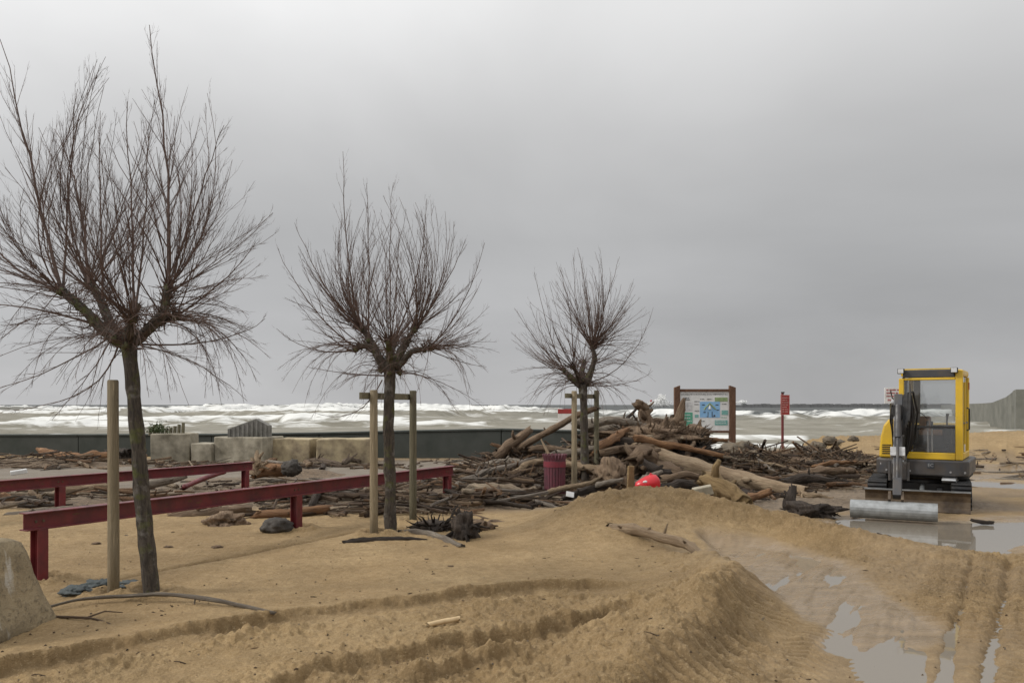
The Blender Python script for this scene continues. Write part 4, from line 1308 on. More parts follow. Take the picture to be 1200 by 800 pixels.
for sx in (-1, 1):
    xa, xb = sx * 0.60 - 0.14, sx * 0.60 + 0.14
    mb = MB()
    o_ = stadium(-0.98, 0.62, 0.0, 0.42); i_ = stadium(-0.93, 0.57, 0.05, 0.37)
    n = len(o_)
    vs = [Vector((xa, *p)) for p in o_] + [Vector((xb, *p)) for p in o_] + [Vector((xa, *p)) for p in i_] + [Vector((xb, *p)) for p in i_]
    fs = []
    for k in range(n):
        j = (k + 1) % n
        fs += [(k, n + k, n + j, j), (2 * n + k, 2 * n + j, 3 * n + j, 3 * n + k), (k, j, 2 * n + j, 2 * n + k), (n + k, 3 * n + k, 3 * n + j, n + j)]
    mb._add(vs, fs)
    per = []
    for k in range(n):
        p, q_ = Vector(o_[k]), Vector(o_[(k + 1) % n])
        m_ = max(1, int((q_ - p).length / 0.10))
        for t in range(m_): per.append((p.lerp(q_, t / m_), (q_ - p).normalized()))
    per = [e for k, e in enumerate(per) if k % 1 == 0]
    last = None
    for p, t in per:
        if last is not None and (p - last).length < 0.075: continue
        last = p
        an = math.atan2(t.y, t.x)
        m = Matrix.Rotation(an, 3, 'X')
        nrm = Vector((0, t.y, -t.x))
        mb.box(Vector((sx * 0.60, p.x, p.y)) + nrm * 0.012, (0.28, 0.045, 0.034), m)
    trk = mb.build('track', M['black'], EX, bevel=0.004)
    for (yy, zz, r) in ((-0.77, 0.21, 0.15), (0.41, 0.21, 0.15)):
        MB().cyl((sx * 0.60 - 0.10, yy, zz), (sx * 0.60 + 0.125, yy, zz), r, 16).build('sprocket', M['mud_steel'], trk)
    for yy in (-0.45, -0.18, 0.10):
        MB().cyl((sx * 0.60 - 0.09, yy, 0.145), (sx * 0.60 + 0.12, yy, 0.145), 0.065, 12).build('roller', M['mud_steel'], trk)
    MB().box((sx * 0.60, -0.18, 0.23), (0.16, 1.0, 0.13)).build('track_frame', M['mud_steel'], trk, bevel=0.02)
MB().box((0, 0, 0.30), (0.92, 0.80, 0.17)).cyl((0, 0, 0.38), (0, 0, 0.44), 0.42, 20).build('undercarriage', M['gunmetal'], EX, bevel=0.015)
MB().cyl((0, 0, 0.43), (0, 0, 0.52), 0.36, 24).build('slew_ring', M['mud_steel'], EX)
UYAW = rad(6)
# dozer blade
prof = [(-1.36, 0.03), (-1.31, 0.10), (-1.29, 0.19), (-1.31, 0.28), (-1.36, 0.335), (-1.345, 0.345), (-1.275, 0.31), (-1.255, 0.19), (-1.275, 0.09), (-1.34, 0.02)]
bl = MB().prism(prof, -0.75, 0.71, 'x').build('dozer_blade', M['mud_steel'], EX, bevel=0.004)
MB().box((-0.02, -1.352, 0.345), (1.47, 0.035, 0.02)).build('blade_lip', M['steel'], bl)
for sx in (-1, 1):
    MB().prism([(-1.27, 0.10), (-0.35, 0.22), (-0.35, 0.34), (-1.27, 0.24)], sx * 0.30 - 0.04, sx * 0.30 + 0.04, 'x').build('blade_arm', M['gunmetal'], EX, bevel=0.006)
MB().cyl((0.05, -0.4, 0.36), (0.05, -1.24, 0.27), 0.035, 10).build('blade_cylinder', M['steel'], EX)
for o_ in EX.children:
    o_.rotation_euler.z = UYAW
    o_.location.x = -0.15
# light grey cloth-like mud guard lump on the right track, seen pale in the photograph
MB().prism([(-0.80, 0.47), (-0.72, 0.43), (-0.35, 0.44), (-0.30, 0.50), (-0.55, 0.53), (-0.78, 0.50)], 0.26, 0.46, 'x').build('step_plate', M['silver'], EX, bevel=0.01)


def round_rect(x0, x1, y0, y1, r, n=5):
    pts = []
    for cx, cy, a0 in ((x1 - r, y1 - r, 0), (x0 + r, y1 - r, 90), (x0 + r, y0 + r, 180), (x1 - r, y0 + r, 270)):
        for k in range(n + 1):
            a_ = rad(a0 + 90 * k / n)
            pts.append((cx + r * math.cos(a_), cy + r * math.sin(a_)))
    return pts


MB().prism(round_rect(-0.73, 0.63, -0.72, 0.86, 0.17), 0.53, 0.785, 'z').build('body_skirt', M['gunmetal'], EX, bevel=0.025)
MB().prism(round_rect(-0.62, 0.60, -0.55, 0.80, 0.2), 0.48, 0.535, 'z').build('turntable_deck', M['black'], EX)
# right-hand cover and engine hood, rounded shoulders
hood = [(-0.70, 0.79), (-0.405, 0.79), (-0.405, 1.43), (-0.47, 1.45), (-0.56, 1.42), (-0.63, 1.33), (-0.675, 1.15), (-0.695, 0.95)]
MB().prism(hood, -0.50, 0.62, 'y').build('side_cover', M['yellow'], EX, bevel=0.03)
MB().prism([(0.62, 0.79), (0.62, 1.32), (0.74, 1.36), (0.88, 1.25), (0.86, 1.0), (0.86, 0.79)], -0.68, 0.44, 'x').build('engine_hood', M['yellow'], EX, bevel=0.03)
# cab
CX0, CX1, CY0, CY1 = -0.375, 0.545, -0.66, 0.55
CZ0, CZ1 = 0.79, 2.235
cab = MB()
pw = 0.075
cab.box((CX0 + pw / 2, CY0 + 0.045, (CZ0 + 2.10) / 2), (pw, 0.09, 2.10 - CZ0))
cab.box((CX1 - 0.052, CY0 + 0.045, (CZ0 + 2.22) / 2), (0.104, 0.09, 2.22 - CZ0))
cab.box((CX0 + 0.035, CY1 - 0.05, (CZ0 + 2.13) / 2), (0.07, 0.10, 2.13 - CZ0))
cab.box((CX1 - 0.035, CY1 - 0.05, (CZ0 + 2.13) / 2), (0.07, 0.10, 2.13 - CZ0))
cab.box((CX1 - 0.03, -0.02, 0.845), (0.06, 0.95, 0.105))
cab.box((CX0 + 0.03, -0.02, 0.845), (0.06, 0.95, 0.105))
cab.box(((CX0 + CX1) / 2 - 0.014, CY0 + 0.04, 0.845), (CX1 - CX0 - pw - 0.109, 0.07, 0.11))
cab.box(((CX0 + CX1) / 2 - 0.014, CY0 + 0.04, 2.085), (CX1 - CX0 - pw - 0.109, 0.06, 0.04))
cf = cab.build('cab_frame', M['yellow'], EX, bevel=0.012)
MB().box((CX1 - 0.028, -0.055, 1.47), (0.045, 0.05, 1.14)).build('door_pillar', M['yellow'], EX, bevel=0.006)
roof = MB().prism(round_rect(CX0 + 0.005, CX1 - 0.005, CY0 + 0.10, CY1, 0.09), 2.13, CZ1, 'z').build('cab_roof', M['yellow'], EX, bevel=0.03)
MB().box(((CX0 + CX1) / 2 - 0.03, CY0 + 0.055, 2.172), (CX1 - CX0 - 0.175, 0.08, 0.122)).build('visor_panel', M['gunmetal'], EX, bevel=0.008)
MB().box(((CX0 + CX1) / 2 - 0.03, CY0 + 0.04, 2.245), (CX1 - CX0 - 0.16, 0.03, 0.018)).build('visor_trim', M['yellow'], EX)
for xx in (CX0 + 0.04, CX1 - 0.115):
    hl = MB().box((xx, CY0 - 0.045, 2.215), (0.10, 0.075, 0.085)).build('work_light', M['black'], EX, bevel=0.008)
    MB().box((xx, CY0 - 0.087, 2.215), (0.082, 0.012, 0.068)).build('lamp_lens', M['lens'], hl, bevel=0.004)
gx0, gx1 = CX0 + pw + 0.004, CX1 - 0.108
MB().box(((gx0 + gx1) / 2, CY0 + 0.045, 1.695), (gx1 - gx0, 0.008, 0.735)).build('windscreen', M['glass'], EX)
MB().box(((gx0 + gx1) / 2, CY0 + 0.045, 1.10), (gx1 - gx0, 0.008, 0.385)).build('lower_window', M['glass'], EX)
MB().box(((gx0 + gx1) / 2, CY0 + 0.04, 1.31), (gx1 - gx0, 0.05, 0.032)).build('window_bar', M['black'], EX)
MB().box(((gx0 + gx1) / 2, CY1 - 0.04, 1.72), (gx1 - gx0 + .1, 0.008, 0.80)).build('rear_window', M['glass'], EX)
MB().box(((gx0 + gx1) / 2, CY1 - 0.045, 1.055), (gx1 - gx0 + .1, 0.03, 0.53)).build('rear_panel', M['black'], EX)
for yy0, yy1, nm in ((CY0 + 0.095, -0.085, 'door_window'), (-0.025, CY1 - 0.105, 'side_window')):
    for z0, z1 in ((0.905, 1.36), (1.385, 2.12)):
        MB().box((CX1 - 0.03, (yy0 + yy1) / 2, (z0 + z1) / 2), (0.008, yy1 - yy0, z1 - z0)).build(nm, M['glass'], EX)
MB().box((CX1 - 0.03, -0.02, 1.372), (0.03, 0.95, 0.022)).build('door_bar', M['gunmetal'], EX)
MB().box((CX0 + 0.03, -0.02, 1.72), (0.008, 0.95, 0.80)).build('side_window', M['glass'], EX)
MB().box((CX0 + 0.03, -0.02, 1.10), (0.02, 0.95, 0.40)).build('side_panel', M['black'], EX)
MB().tube([(CX1 + 0.015, -0.15, 1.25), (CX1 + 0.05, -0.15, 1.27), (CX1 + 0.05, -0.15, 1.60), (CX1 + 0.015, -0.15, 1.62)], .012, 8).build('grab_rail', M['black'], EX)
MB().box((CX1 + 0.012, 0.30, 1.98), (0.018, 0.04, 0.12)).build('reflector', M['orange'], EX)
MB().box((CX1 + 0.012, -0.5, 0.98), (0.014, 0.05, 0.12)).build('decal', M['white'], EX)
MB().box((0.08, -0.05, 0.80), (0.86, 1.1, 0.02)).build('cab_floor', M['black'], EX)
st_ = MB().box((0.02, 0.22, 1.05), (0.46, 0.44, 0.24)).build('seat_base', M['black'], EX, bevel=0.03)
MB().box((0.02, 0.18, 1.20), (0.44, 0.42, 0.09)).build('seat_cushion', M['seat'], EX, bevel=0.035)
MB().prism([(0.33, 1.22), (0.42, 1.22), (0.46, 1.46), (0.40, 1.48)], -0.20, -0.02, 'x').build('seat_back', M['seat'], EX, bevel=0.03)
for xx in (-0.22, 0.27):
    MB().box((xx, 0.05, 1.15), (0.13, 0.36, 0.28)).build('console', M['black'], EX, bevel=0.02)
    MB().tube([(xx, -0.08, 1.28), (xx, -0.10, 1.40), (xx + 0.01, -0.12, 1.52)], [.012, .012, .024], 8).build('joystick', M['black'], EX)
for xx in (0.03, 0.09):
    MB().tube([(xx, -0.42, 0.80), (xx, -0.47, 1.08), (xx, -0.49, 1.29)], .011, 8).build('travel_lever', M['white'], EX)
    MB().tube([(xx, -0.49, 1.29), (xx, -0.50, 1.40)], .020, 8).build('lever_grip', M['black'], EX)
MB().tube([(-0.19, -0.52, 1.62), (-0.02, -0.54, 1.50), (0.03, -0.55, 1.44)], .006, 6).build('wiper', M['black'], EX)
MB().box((-0.24, 0.43, 1.72), (0.10, 0.06, 0.75)).build('rear_pillar_trim', M['concrete_grey'], EX, bevel=0.01)


def text_mesh(s, size, mat, parent, loc, rot, name='lettering', ext=0.0015, align='CENTER'):
    cu = bpy.data.curves.new('txt', 'FONT'); cu.body = s; cu.size = size; cu.align_x = align; cu.align_y = 'CENTER'; cu.extrude = ext
    tmp = bpy.data.objects.new('txt', cu); C.objects.link(tmp)
    bpy.context.view_layer.update()
    me2 = bpy.data.meshes.new_from_object(tmp.evaluated_get(bpy.context.evaluated_depsgraph_get()))
    bpy.data.objects.remove(tmp)
    me2.materials.clear(); me2.materials.append(mat); me2.name = name
    o2 = new_obj(name, me2, parent); o2.location = loc; o2.rotation_euler = rot
    return o2


pl = MB().box((0.10, -0.724, 0.70), (0.10, 0.008, 0.10)).build('badge', M['ink'], EX)
text_mesh('EC', 0.072, M['silver'], pl, (0.10, -0.730, 0.70), (rad(90), 0, 0))
MB().box((-0.62, -0.69, 0.70), (0.05, 0.02, 0.025)).build('marker_lamp', M['lens'], EX)

# boom group: lies in the vertical plane from the swing post towards the bucket
rz0 = EX.rotation_euler.z
bw0 = Vector((6.32, 12.99, 0)); bw1 = Vector((5.62, 11.62, 0))
ev = (bw1 - bw0).normalized()
Rinv = Matrix.Rotation(-rz0, 3, 'Z')


def bl_(s, z, lat=0.0):
    wpt = bw0 + ev * s + Vector((-ev.y, ev.x, 0)) * lat   # lat>0 towards the image right
    loc_ = Rinv @ (wpt - Vector((7.03, 13.41, 0)))
    return Vector((loc_.x, loc_.y, z))


def plate(poly, half, lat0=0.0):
    """outline in (s,z), thickness across the boom plane"""
    mb = MB()
    n = len(poly)
    vs = [bl_(s, z, lat0 - half) for s, z in poly] + [bl_(s, z, lat0 + half) for s, z in poly]
    mb._add(vs, [tuple(range(n)), tuple(range(2 * n - 1, n - 1, -1))] + [(i, n + i, n + (i + 1) % n, (i + 1) % n) for i in range(n)])
    return mb


plate([(-0.25, 0.45), (0.08, 0.45), (0.12, 0.72), (0.05, 0.85), (-0.12, 0.85), (-0.25, 0.75)], 0.11).build('swing_post', M['gunmetal'], EX, bevel=0.015)
plate([(-0.06, 0.66), (0.08, 0.62), (0.22, 1.15), (0.42, 1.50), (0.72, 1.64), (0.70, 1.78), (0.36, 1.70), (0.10, 1.32)], 0.075).build('boom', M['gunmetal'], EX, bevel=0.012)
arm = plate([(0.60, 1.80), (0.74, 1.84), (0.84, 1.66), (1.20, 0.86), (1.50, 0.33), (1.40, 0.27), (1.05, 0.84), (0.66, 1.58)], 0.062).build('arm', M['gunmetal'], EX, bevel=0.012)
plate([(0.99, 0.98), (1.18, 1.04), (1.22, 0.91), (1.03, 0.84)], 0.10).build('arm_collar', M['palegrey'], arm, bevel=0.006)
MB().tube([bl_(0.30, 1.55), bl_(0.16, 0.95)], [.045, .045], 10).build('boom_cylinder', M['gunmetal'], EX)
MB().tube([bl_(0.95, 1.66), bl_(1.16, 1.18)], [.042, .042], 10).build('bucket_cylinder', M['gunmetal'], arm)
MB().tube([bl_(1.16, 1.18), bl_(1.40, 0.56)], [.02, .02], 10).build('piston_rod', M['gunmetal'], arm)
plate([(1.36, 0.58), (1.42, 0.60), (1.58, 0.36), (1.52, 0.30)], 0.055).build('bucket_link', M['gunmetal'], arm, bevel=0.005)
MB().cyl(bl_(0.70, 1.70, -0.10), bl_(0.70, 1.70, 0.10), 0.05, 12).build('pivot_pin', M['silver'], arm)
for k, (la, bulge) in enumerate(((0.10, 0.0), (0.125, 0.04), (0.15, 0.09), (0.175, 0.02), (0.20, 0.12))):
    pts = [bl_(0.02, 0.78 + 0.05 * k, la * 0.8), bl_(0.10 - bulge, 1.10, la + 0.02), bl_(0.30, 1.55, la + 0.03 + bulge * .3), bl_(0.50, 1.80 + bulge * .6, la), bl_(0.72, 1.82 + bulge * .3, la * 0.8), bl_(0.88, 1.60, la * 0.8), bl_(1.05, 1.22 + 0.05 * k, la * 0.75)]
    P = []
    for i in range(len(pts) - 1):
        for t in (0, 0.5): P.append(pts[i].lerp(pts[i + 1], t))
    P.append(pts[-1])
    MB().tube(P, .0155, 7).build('hose', M['black'], EX, smooth=True)
MB().tube([bl_(0.3, 0.95, 0.15), bl_(0.45, 1.35, 0.20), bl_(0.62, 2.0, 0.16)], [.02, .02, .006], 7).build('hose', M['black'], EX, smooth=True)
for la in (-0.115, 0.14):
    MB().tube([bl_(0.95, 0.80, la), bl_(1.0, 0.52, la)], [.017, .017], 8).build('arm_link', M['gunmetal'], EX)
for k in range(3):
    MB().cyl(bl_(0.80 + 0.18 * k, 1.60 - 0.39 * k, 0.066), bl_(0.80 + 0.18 * k, 1.60 - 0.39 * k, 0.085), 0.03, 10).build('pivot_pin', M['steel'], arm)
MB().box(bl_(0.92, 1.56, 0.0), (0.13, 0.10, 0.22)).build('valve_block', M['black'], arm, bevel=0.012)
MB().cyl(bl_(0.99, 1.46, -0.02), bl_(1.01, 1.46, -0.02), 0.045, 12).build('valve_cap', M['silver'], arm)
MB().tube([(CX0 - 0.005, CY0 + 0.1, 1.70), (CX0 - 0.10, CY0 + 0.02, 1.78), (CX0 - 0.12, CY0, 1.90)], .010, 7).build('mirror_arm', M['black'], EX)
for k in range(5):
    MB().box((-0.58 + 0.0 * k, -0.505, 0.86 + 0.035 * k), (0.14, 0.012, 0.014)).build('vent_slot', M['black'], EX)
for xx in (-0.55, -0.20, 0.38, 0.58):
    MB().cyl((xx, -0.716, 0.60), (xx, -0.732, 0.60), 0.016, 8).build('bolt', M['silver'], EX)
for k in range(3):
    MB().tube([bl_(0.10, 0.95 + .1 * k, -0.085), bl_(0.34, 1.42, -0.10 - .012 * k), bl_(0.62, 1.70, -0.085), bl_(0.86, 1.50 - .06 * k, -0.08)], .013, 7).build('hose', M['black'], EX, smooth=True)
# wide smooth ditching bucket, round back towards us
bc_s, bc_z, br = 1.62, 0.155, 0.132
prof = []
for k in range(13):
    a_ = rad(118 - 205 * k / 12)
    prof.append((bc_s + br * math.cos(a_) * 1.05, bc_z - 0.02 + br * math.sin(a_)))
inner = [(bc_s + (s - bc_s) * 0.88, bc_z - 0.02 + (z - bc_z + 0.02) * 0.88) for s, z in reversed(prof)]
bk = plate(prof + inner, 0.55, -0.05).build('bucket', M['steel'], EX, smooth=False, bevel=0.003)
for la in (-0.61, 0.51):
    plate(prof, 0.012, la).build('bucket_side', M['steel'], bk)
bm_lip = [prof[-1], (prof[-1][0] - 0.12, prof[-1][1] + 0.01), (prof[-1][0] - 0.12, prof[-1][1] + 0.03), (prof[-1][0], prof[-1][1] + 0.03)]
plate(bm_lip, 0.545, -0.05).build('cutting_edge', M['mud_steel'], bk)
for la in (-0.10, 0.07):
    plate([(1.36, 0.36), (1.48, 0.40), (1.66, 0.30), (1.58, 0.26), (1.46, 0.24)], 0.018, la).build('bucket_ear', M['mud_steel'], bk)

# ------------------------------------------------------------------ signs
sp_d = 23.0
IS = thing('information_panel', 'white illustrated information panel between two brown posts behind the pile', 'sign', ((825.5 - 600) / F * sp_d, sp_d, 0), rad(0))
k_ = sp_d / F
lx = lambda px: (px - 825.5) * k_
lz = lambda py: CH - (py - HZ) * k_
g_ = gz(5.56, sp_d)
for x0, x1, sl in ((790, 796.5, -1), (854.5, 861.5, 1)):
    a_, b_ = lx(x0), lx(x1)
    zt = lz(451.5)
    pr = [(a_, g_ - 0.3), (b_, g_ - 0.3), (b_, zt - (0.06 if sl > 0 else 0)), (a_, zt - (0 if sl > 0 else 0.06))]
    MB().prism(pr, -0.08, 0.08, 'y').build('post', M['sign_wood'], IS, bevel=0.008)
MB().box((lx(825.5), 0, lz(457.3)), (lx(854.4) - lx(796.6), 0.09, 3.2 * k_)).build('top_rail', M['sign_wood'], IS, bevel=0.006)
MB().box((lx(825.5), 0, lz(505.6)), (lx(854.4) - lx(796.6), 0.09, 2.6 * k_)).build('bottom_rail', M['sign_wood'], IS, bevel=0.006)
bd = MB().box((lx(825.5), 0, (lz(459) + lz(504.2)) / 2), (lx(854.3) - lx(796.7), 0.03, lz(459) - lz(504.2))).build('board', M['white'], IS)


def patch(px0, px1, py0, py1, mat, name='printed_panel', yo=-0.019):
    MB().box(((lx(px0) + lx(px1)) / 2, yo, (lz(py0) + lz(py1)) / 2), (lx(px1) - lx(px0), 0.006, lz(py0) - lz(py1))).build(name, mat, bd)


def scribble(px0, px1, py0, rows, step, hgt, mat, yo=-0.0195, parent=None, fx=lx, fz=lz, seed=1, name='lettering'):
    """rows of letter-sized marks, grouped into words"""
    r_ = random.Random(seed)
    mb = MB()
    for r in range(rows):
        x = px0; end_ = px1 - r_.uniform(0, (px1 - px0) * 0.25)
        while x < end_:
            for c in range(r_.randint(2, 7)):
                if x > end_: break
                w_ = hgt * r_.uniform(0.35, 0.6)
                mb.box((fx(x + w_ / 2), yo, fz(py0 + r * step)), (fx(x + w_) - fx(x), 0.004, (fz(0) - fz(hgt)) * r_.uniform(0.75, 1.0)))
                x += w_ + hgt * 0.22
            x += hgt * 0.5
    return mb.build(name, mat, parent or bd)


patch(798.5, 811.5, 483, 500, M['green'])
patch(820, 843.5, 470.5, 489, M['blue'])
patch(837.5, 852.5, 465.5, 470.2, M['olive'])
patch(845.5, 852.8, 480.5, 486, M['teal'])
patch(837.5, 852.5, 492, 498.0, M['teal'])
patch(803, 811, 471.5, 481, M['palegrey'])
patch(814, 818.5, 485.5, 489, M['teal'])
# drawing on the blue square: a pale figure with green arms and dark strokes
mbg = MB()
for (a_, b_) in (((831.5, 472.5), (826, 478)), ((831.5, 472.5), (837, 478)), ((826, 478), (825, 480)), ((837, 478), (838.5, 479.5))):
    mbg.tube([(lx(a_[0]), -0.024, lz(a_[1])), (lx(b_[0]), -0.024, lz(b_[1]))], 0.02, 6)
mbg.build('drawing', M['olive'], bd)
MB().tube([(lx(831.5), -0.024, lz(474.5)), (lx(831.5), -0.024, lz(479))], [0.02, 0.045], 6).build('drawing', M['white'], bd)
mbd = MB()
for x, y, w_, h_ in ((824, 474.2, 3.2, 1), (840, 474.2, 3.4, 1), (841, 480.3, 3, 1), (825.5, 482.8, 2.6, 1.2), (829.5, 485, .8, 5), (834.3, 485, .9, 5.5), (829, 488, 2, .8), (835, 488, 2, .8), (837, 487, 2, 2.2), (826, 479, 1.2, 1)):
    mbd.box((lx(x), -0.024, lz(y)), (w_ * k_, 0.004, h_ * k_))
mbd.build('drawing', M['ink'], bd)
text_mesh('LES DECHETS ECHOUES, D\'OU VIENNENT-ILS', 0.066, M['ink'], bd, (lx(825.3), -0.0175, lz(461.9)), (rad(90), 0, 0), ext=0.001)
scribble(800, 810, 466.2, 2, 1.9, 1.1, M['ink'], seed=2)
scribble(813.5, 819.5, 470.3, 2, 3.4, 1.0, M['ink'], seed=3)
scribble(820.5, 825, 467.6, 1, 2, 1.0, M['ink'], seed=4)
scribble(828.5, 835, 467.6, 1, 2, 1.0, M['ink'], seed=5)
scribble(846, 852, 473.2, 1, 2, 1.0, M['ink'], seed=6)
scribble(845, 852, 489, 1, 2, 1.0, M['green'], seed=7)
scribble(819, 826, 493.3, 1, 2, 1.1, M['ink'], seed=8)
scribble(814, 819.5, 481.3, 1, 2, 1.0, M['ink'], seed=9)
scribble(816, 836, 501.8, 1, 2, 1.2, M['ink'], seed=10)
scribble(799.5, 810.5, 486, 3, 3.6, 1.0, M['white'], yo=-0.0245, seed=11)
scribble(838.5, 851.5, 493.4, 2, 2.2, 0.8, M['white'], yo=-0.0245, seed=12)

rd = 27.0
RS = thing('warning_sign', 'small red rectangular sign on a thin red post, facing slightly left', 'sign', ((917 - 600) / F * rd, rd, gz(9.17, rd)), rad(14))
kr = rd / F
zb = Vector(RS.location).z
fz_ = lambda py: CH - (py - HZ) * kr - zb
fx_ = lambda px: (px - 918.3) * kr
MB().cyl((0, 0, -0.3), (0, 0, fz_(460.5)), 0.043, 12).build('post', M['red_steel'], RS)
rb = MB().box((0.06, -0.06, (fz_(462.5) + fz_(486)) / 2), (11.5 * kr, 0.025, 23.5 * kr)).build('board', M['signred'], RS, bevel=0.004)
mbf = MB()
hw, hh, cz = 11.5 * kr / 2, 23.5 * kr / 2, (fz_(462.5) + fz_(486)) / 2
for s_ in (-1, 1):
    mbf.box((0.06 + s_ * (hw - 0.008), -0.0745, cz), (0.014, 0.004, 2 * hh - 0.02))
    mbf.box((0.06, -0.0745, cz + s_ * (hh - 0.008)), (2 * hw - 0.04, 0.004, 0.014))
mbf.build('border', M['paleink'], rb)
scribble(914.2, 922.2, 466, 7, 2.7, 1.3, M['paleink'], yo=-0.0745, parent=rb, fx=lambda p: (p - 918.3) * kr + 0.06, fz=fz_, seed=21)
MB().cyl((0.01, 0, fz_(460.5)), (0.01, 0, fz_(459)), 0.06, 10).build('post_cap', M['black'], RS)

wd_ = 24.0
WS = thing('notice_board', 'white notice with red lettering, half hidden behind the excavator cab', 'sign', ((1045 - 600) / F * wd_, wd_, gz(11.45, wd_)))
kw = wd_ / F
zb2 = Vector(WS.location).z
fz2 = lambda py: CH - (py - HZ) * kw - zb2
wb = MB().box((0, 0, (fz2(454) + fz2(472.5)) / 2), (17 * kw, 0.03, 18.5 * kw)).build('board', M['white'], WS, bevel=0.004)
scribble(1038.5, 1052.5, 456.8, 3, 3.6, 2.0, M['redink'], yo=-0.018, parent=wb, fx=lambda p: (p - 1045) * kw, fz=fz2, seed=31)
scribble(1040, 1051, 468.5, 1, 3.4, 2.6, M['redink'], yo=-0.018, parent=wb, fx=lambda p: (p - 1045) * kw, fz=fz2, seed=32)
MB().cyl((0, 0.05, -0.3), (0, 0.05, fz2(456)), 0.035, 10).build('post', M['stake_green'], WS)

hd = 29.0
HS = thing('beach_panel', 'white panel with a red top band standing behind the seawall', 'sign', ((663 - 600) / F * hd, hd, gz(1.96, hd)))
kh = hd / F
zb3 = Vector(HS.location).z
fz3 = lambda py: CH - (py - HZ) * kh - zb3
MB().box((0, 0, (fz3(484.5) + fz3(508)) / 2), (18 * kh, 0.06, 23.4 * kh)).build('board', M['white'], HS, bevel=0.005)
MB().box((0, 0, (fz3(479) + fz3(484.5)) / 2 + 0.002), (18.6 * kh, 0.07, 5.5 * kh)).build('top_band', M['signred'], HS, bevel=0.005)
for xx in (-0.2, 0.2):
    MB().cyl((xx, 0.06, -0.4), (xx, 0.06, fz3(482)), 0.03, 8).build('post', M['gunmetal'], HS)

# ------------------------------------------------------------------ litter bin
bx_, by_ = (650 - 600) / F * 14.1, 14.1
BN = thing('litter_bin', 'dark red slatted litter bin with splayed top, in the driftwood', 'bin', (bx_, by_, gz(bx_, by_)))
nsl = 22
for k in range(nsl):
    a_ = 2 * math.pi * k / nsl
    m = Matrix.Rotation(a_, 3, 'Z')
    mb = MB()
    pr = [(0.185, 0.02), (0.190, 0.60), (0.192, 0.68), (0.222, 0.78), (0.214, 0.785), (0.180, 0.69), (0.178, 0.60), (0.173, 0.02)]
    vs = [m @ Vector((x, -0.022, z)) for x, z in pr] + [m @ Vector((x, 0.022, z)) for x, z in pr]
    n = len(pr)
    mb._add(vs, [tuple(range(n - 1, -1, -1)), tuple(range(n, 2 * n))] + [((i + 1) % n, n + (i + 1) % n, n + i, i) for i in range(n)])
    mb.build('slat', M['bin'], BN)
for z0, z1, mt, r in ((0.56, 0.66, 'bin_band', 0.198), (0.05, 0.10, 'bin', 0.196)):
    mb = MB()
    n = 28
    vs = []
    for zz in (z0, z1):
        for rr2 in (r, r - 0.006):
            for k in range(n): vs.append(Vector((rr2 * math.cos(2 * math.pi * k / n), rr2 * math.sin(2 * math.pi * k / n), zz)))
    fs = []
    for k in range(n):
        j = (k + 1) % n
        fs += [(k, j, 2 * n + j, 2 * n + k), (n + k, 3 * n + k, 3 * n + j, n + j), (2 * n + k, 2 * n + j, 3 * n + j, 3 * n + k), (k, n + k, n + j, j)]
    mb._add(vs, fs)
    mb.build('hoop', M[mt], BN)
MB().cyl((0, 0, 0.0), (0, 0, 0.62), 0.168, 18).build('liner', M['black'], BN)

# ------------------------------------------------------------------ driftwood
HEAPS = [(2.55, 17.4, 1.45, 1.4, 1.05), (3.9, 18.1, 0.9, 1.2, 0.72), (-0.1, 15.6, 1.1, 1.6, 0.40), (0.35, 17.6, 1.4, 1.2, 0.58), (1.6, 15.9, 0.8, 1.0, 0.45),
         (5.4, 17.9, 1.3, 1.3, 0.50), (7.0, 18.4, 1.5, 1.2, 0.50), (3.0, 15.2, 1.0, 0.7, 0.20), (4.7, 15.9, 0.9, 0.7, 0.10), (8.4, 20.0, 1.2, 1.2, 0.35),
         (-7.0, 21.3, 2.5, 0.6, 0.05), (-12.8, 21.6, 2.3, 0.7, 0.26), (-3.6, 13.9, 1.6, 0.7, 0.12), (-1.4, 12.9, 1.0, 0.7, 0.14), (-7.5, 13.3, 2.5, 0.8, 0.10), (-0.3, 13.3, 0.7, 0.8, 0.16), (-4.9, 18.6, 0.9, 0.8, 0.22)]


def heap(x, y):
    h = 0.0
    for cx, cy, sx, sy, hh in HEAPS:
        h = np.maximum(h, hh * np.exp(-((x - cx) / sx) ** 2 - ((y - cy) / sy) ** 2)) if not isinstance(x, float) else max(h, hh * math.exp(-((x - cx) / sx) ** 2 - ((y - cy) / sy) ** 2))
    return h


def top(x, y):
    return gz(x, y) + float(heap(float(x), float(y)))


bxs = np.linspace(-16, 11.5, 330); bys = np.linspace(11.8, 23.2, 190)
BX, BY = np.meshgrid(bxs, bys)
bz = terrain(BX, BY, False)[0]
HH = heap(BX, BY)
bz = bz - 0.07 + HH * np.where(BX > 4.4, 1.22, 1.05) + HH * 0.30 * fbm(BX * 2.4, BY * 2.4, 301, 4, 0.6) + 0.035 * fbm(BX * 6, BY * 6, 305, 3) * np.clip(HH * 6, 0, 1)


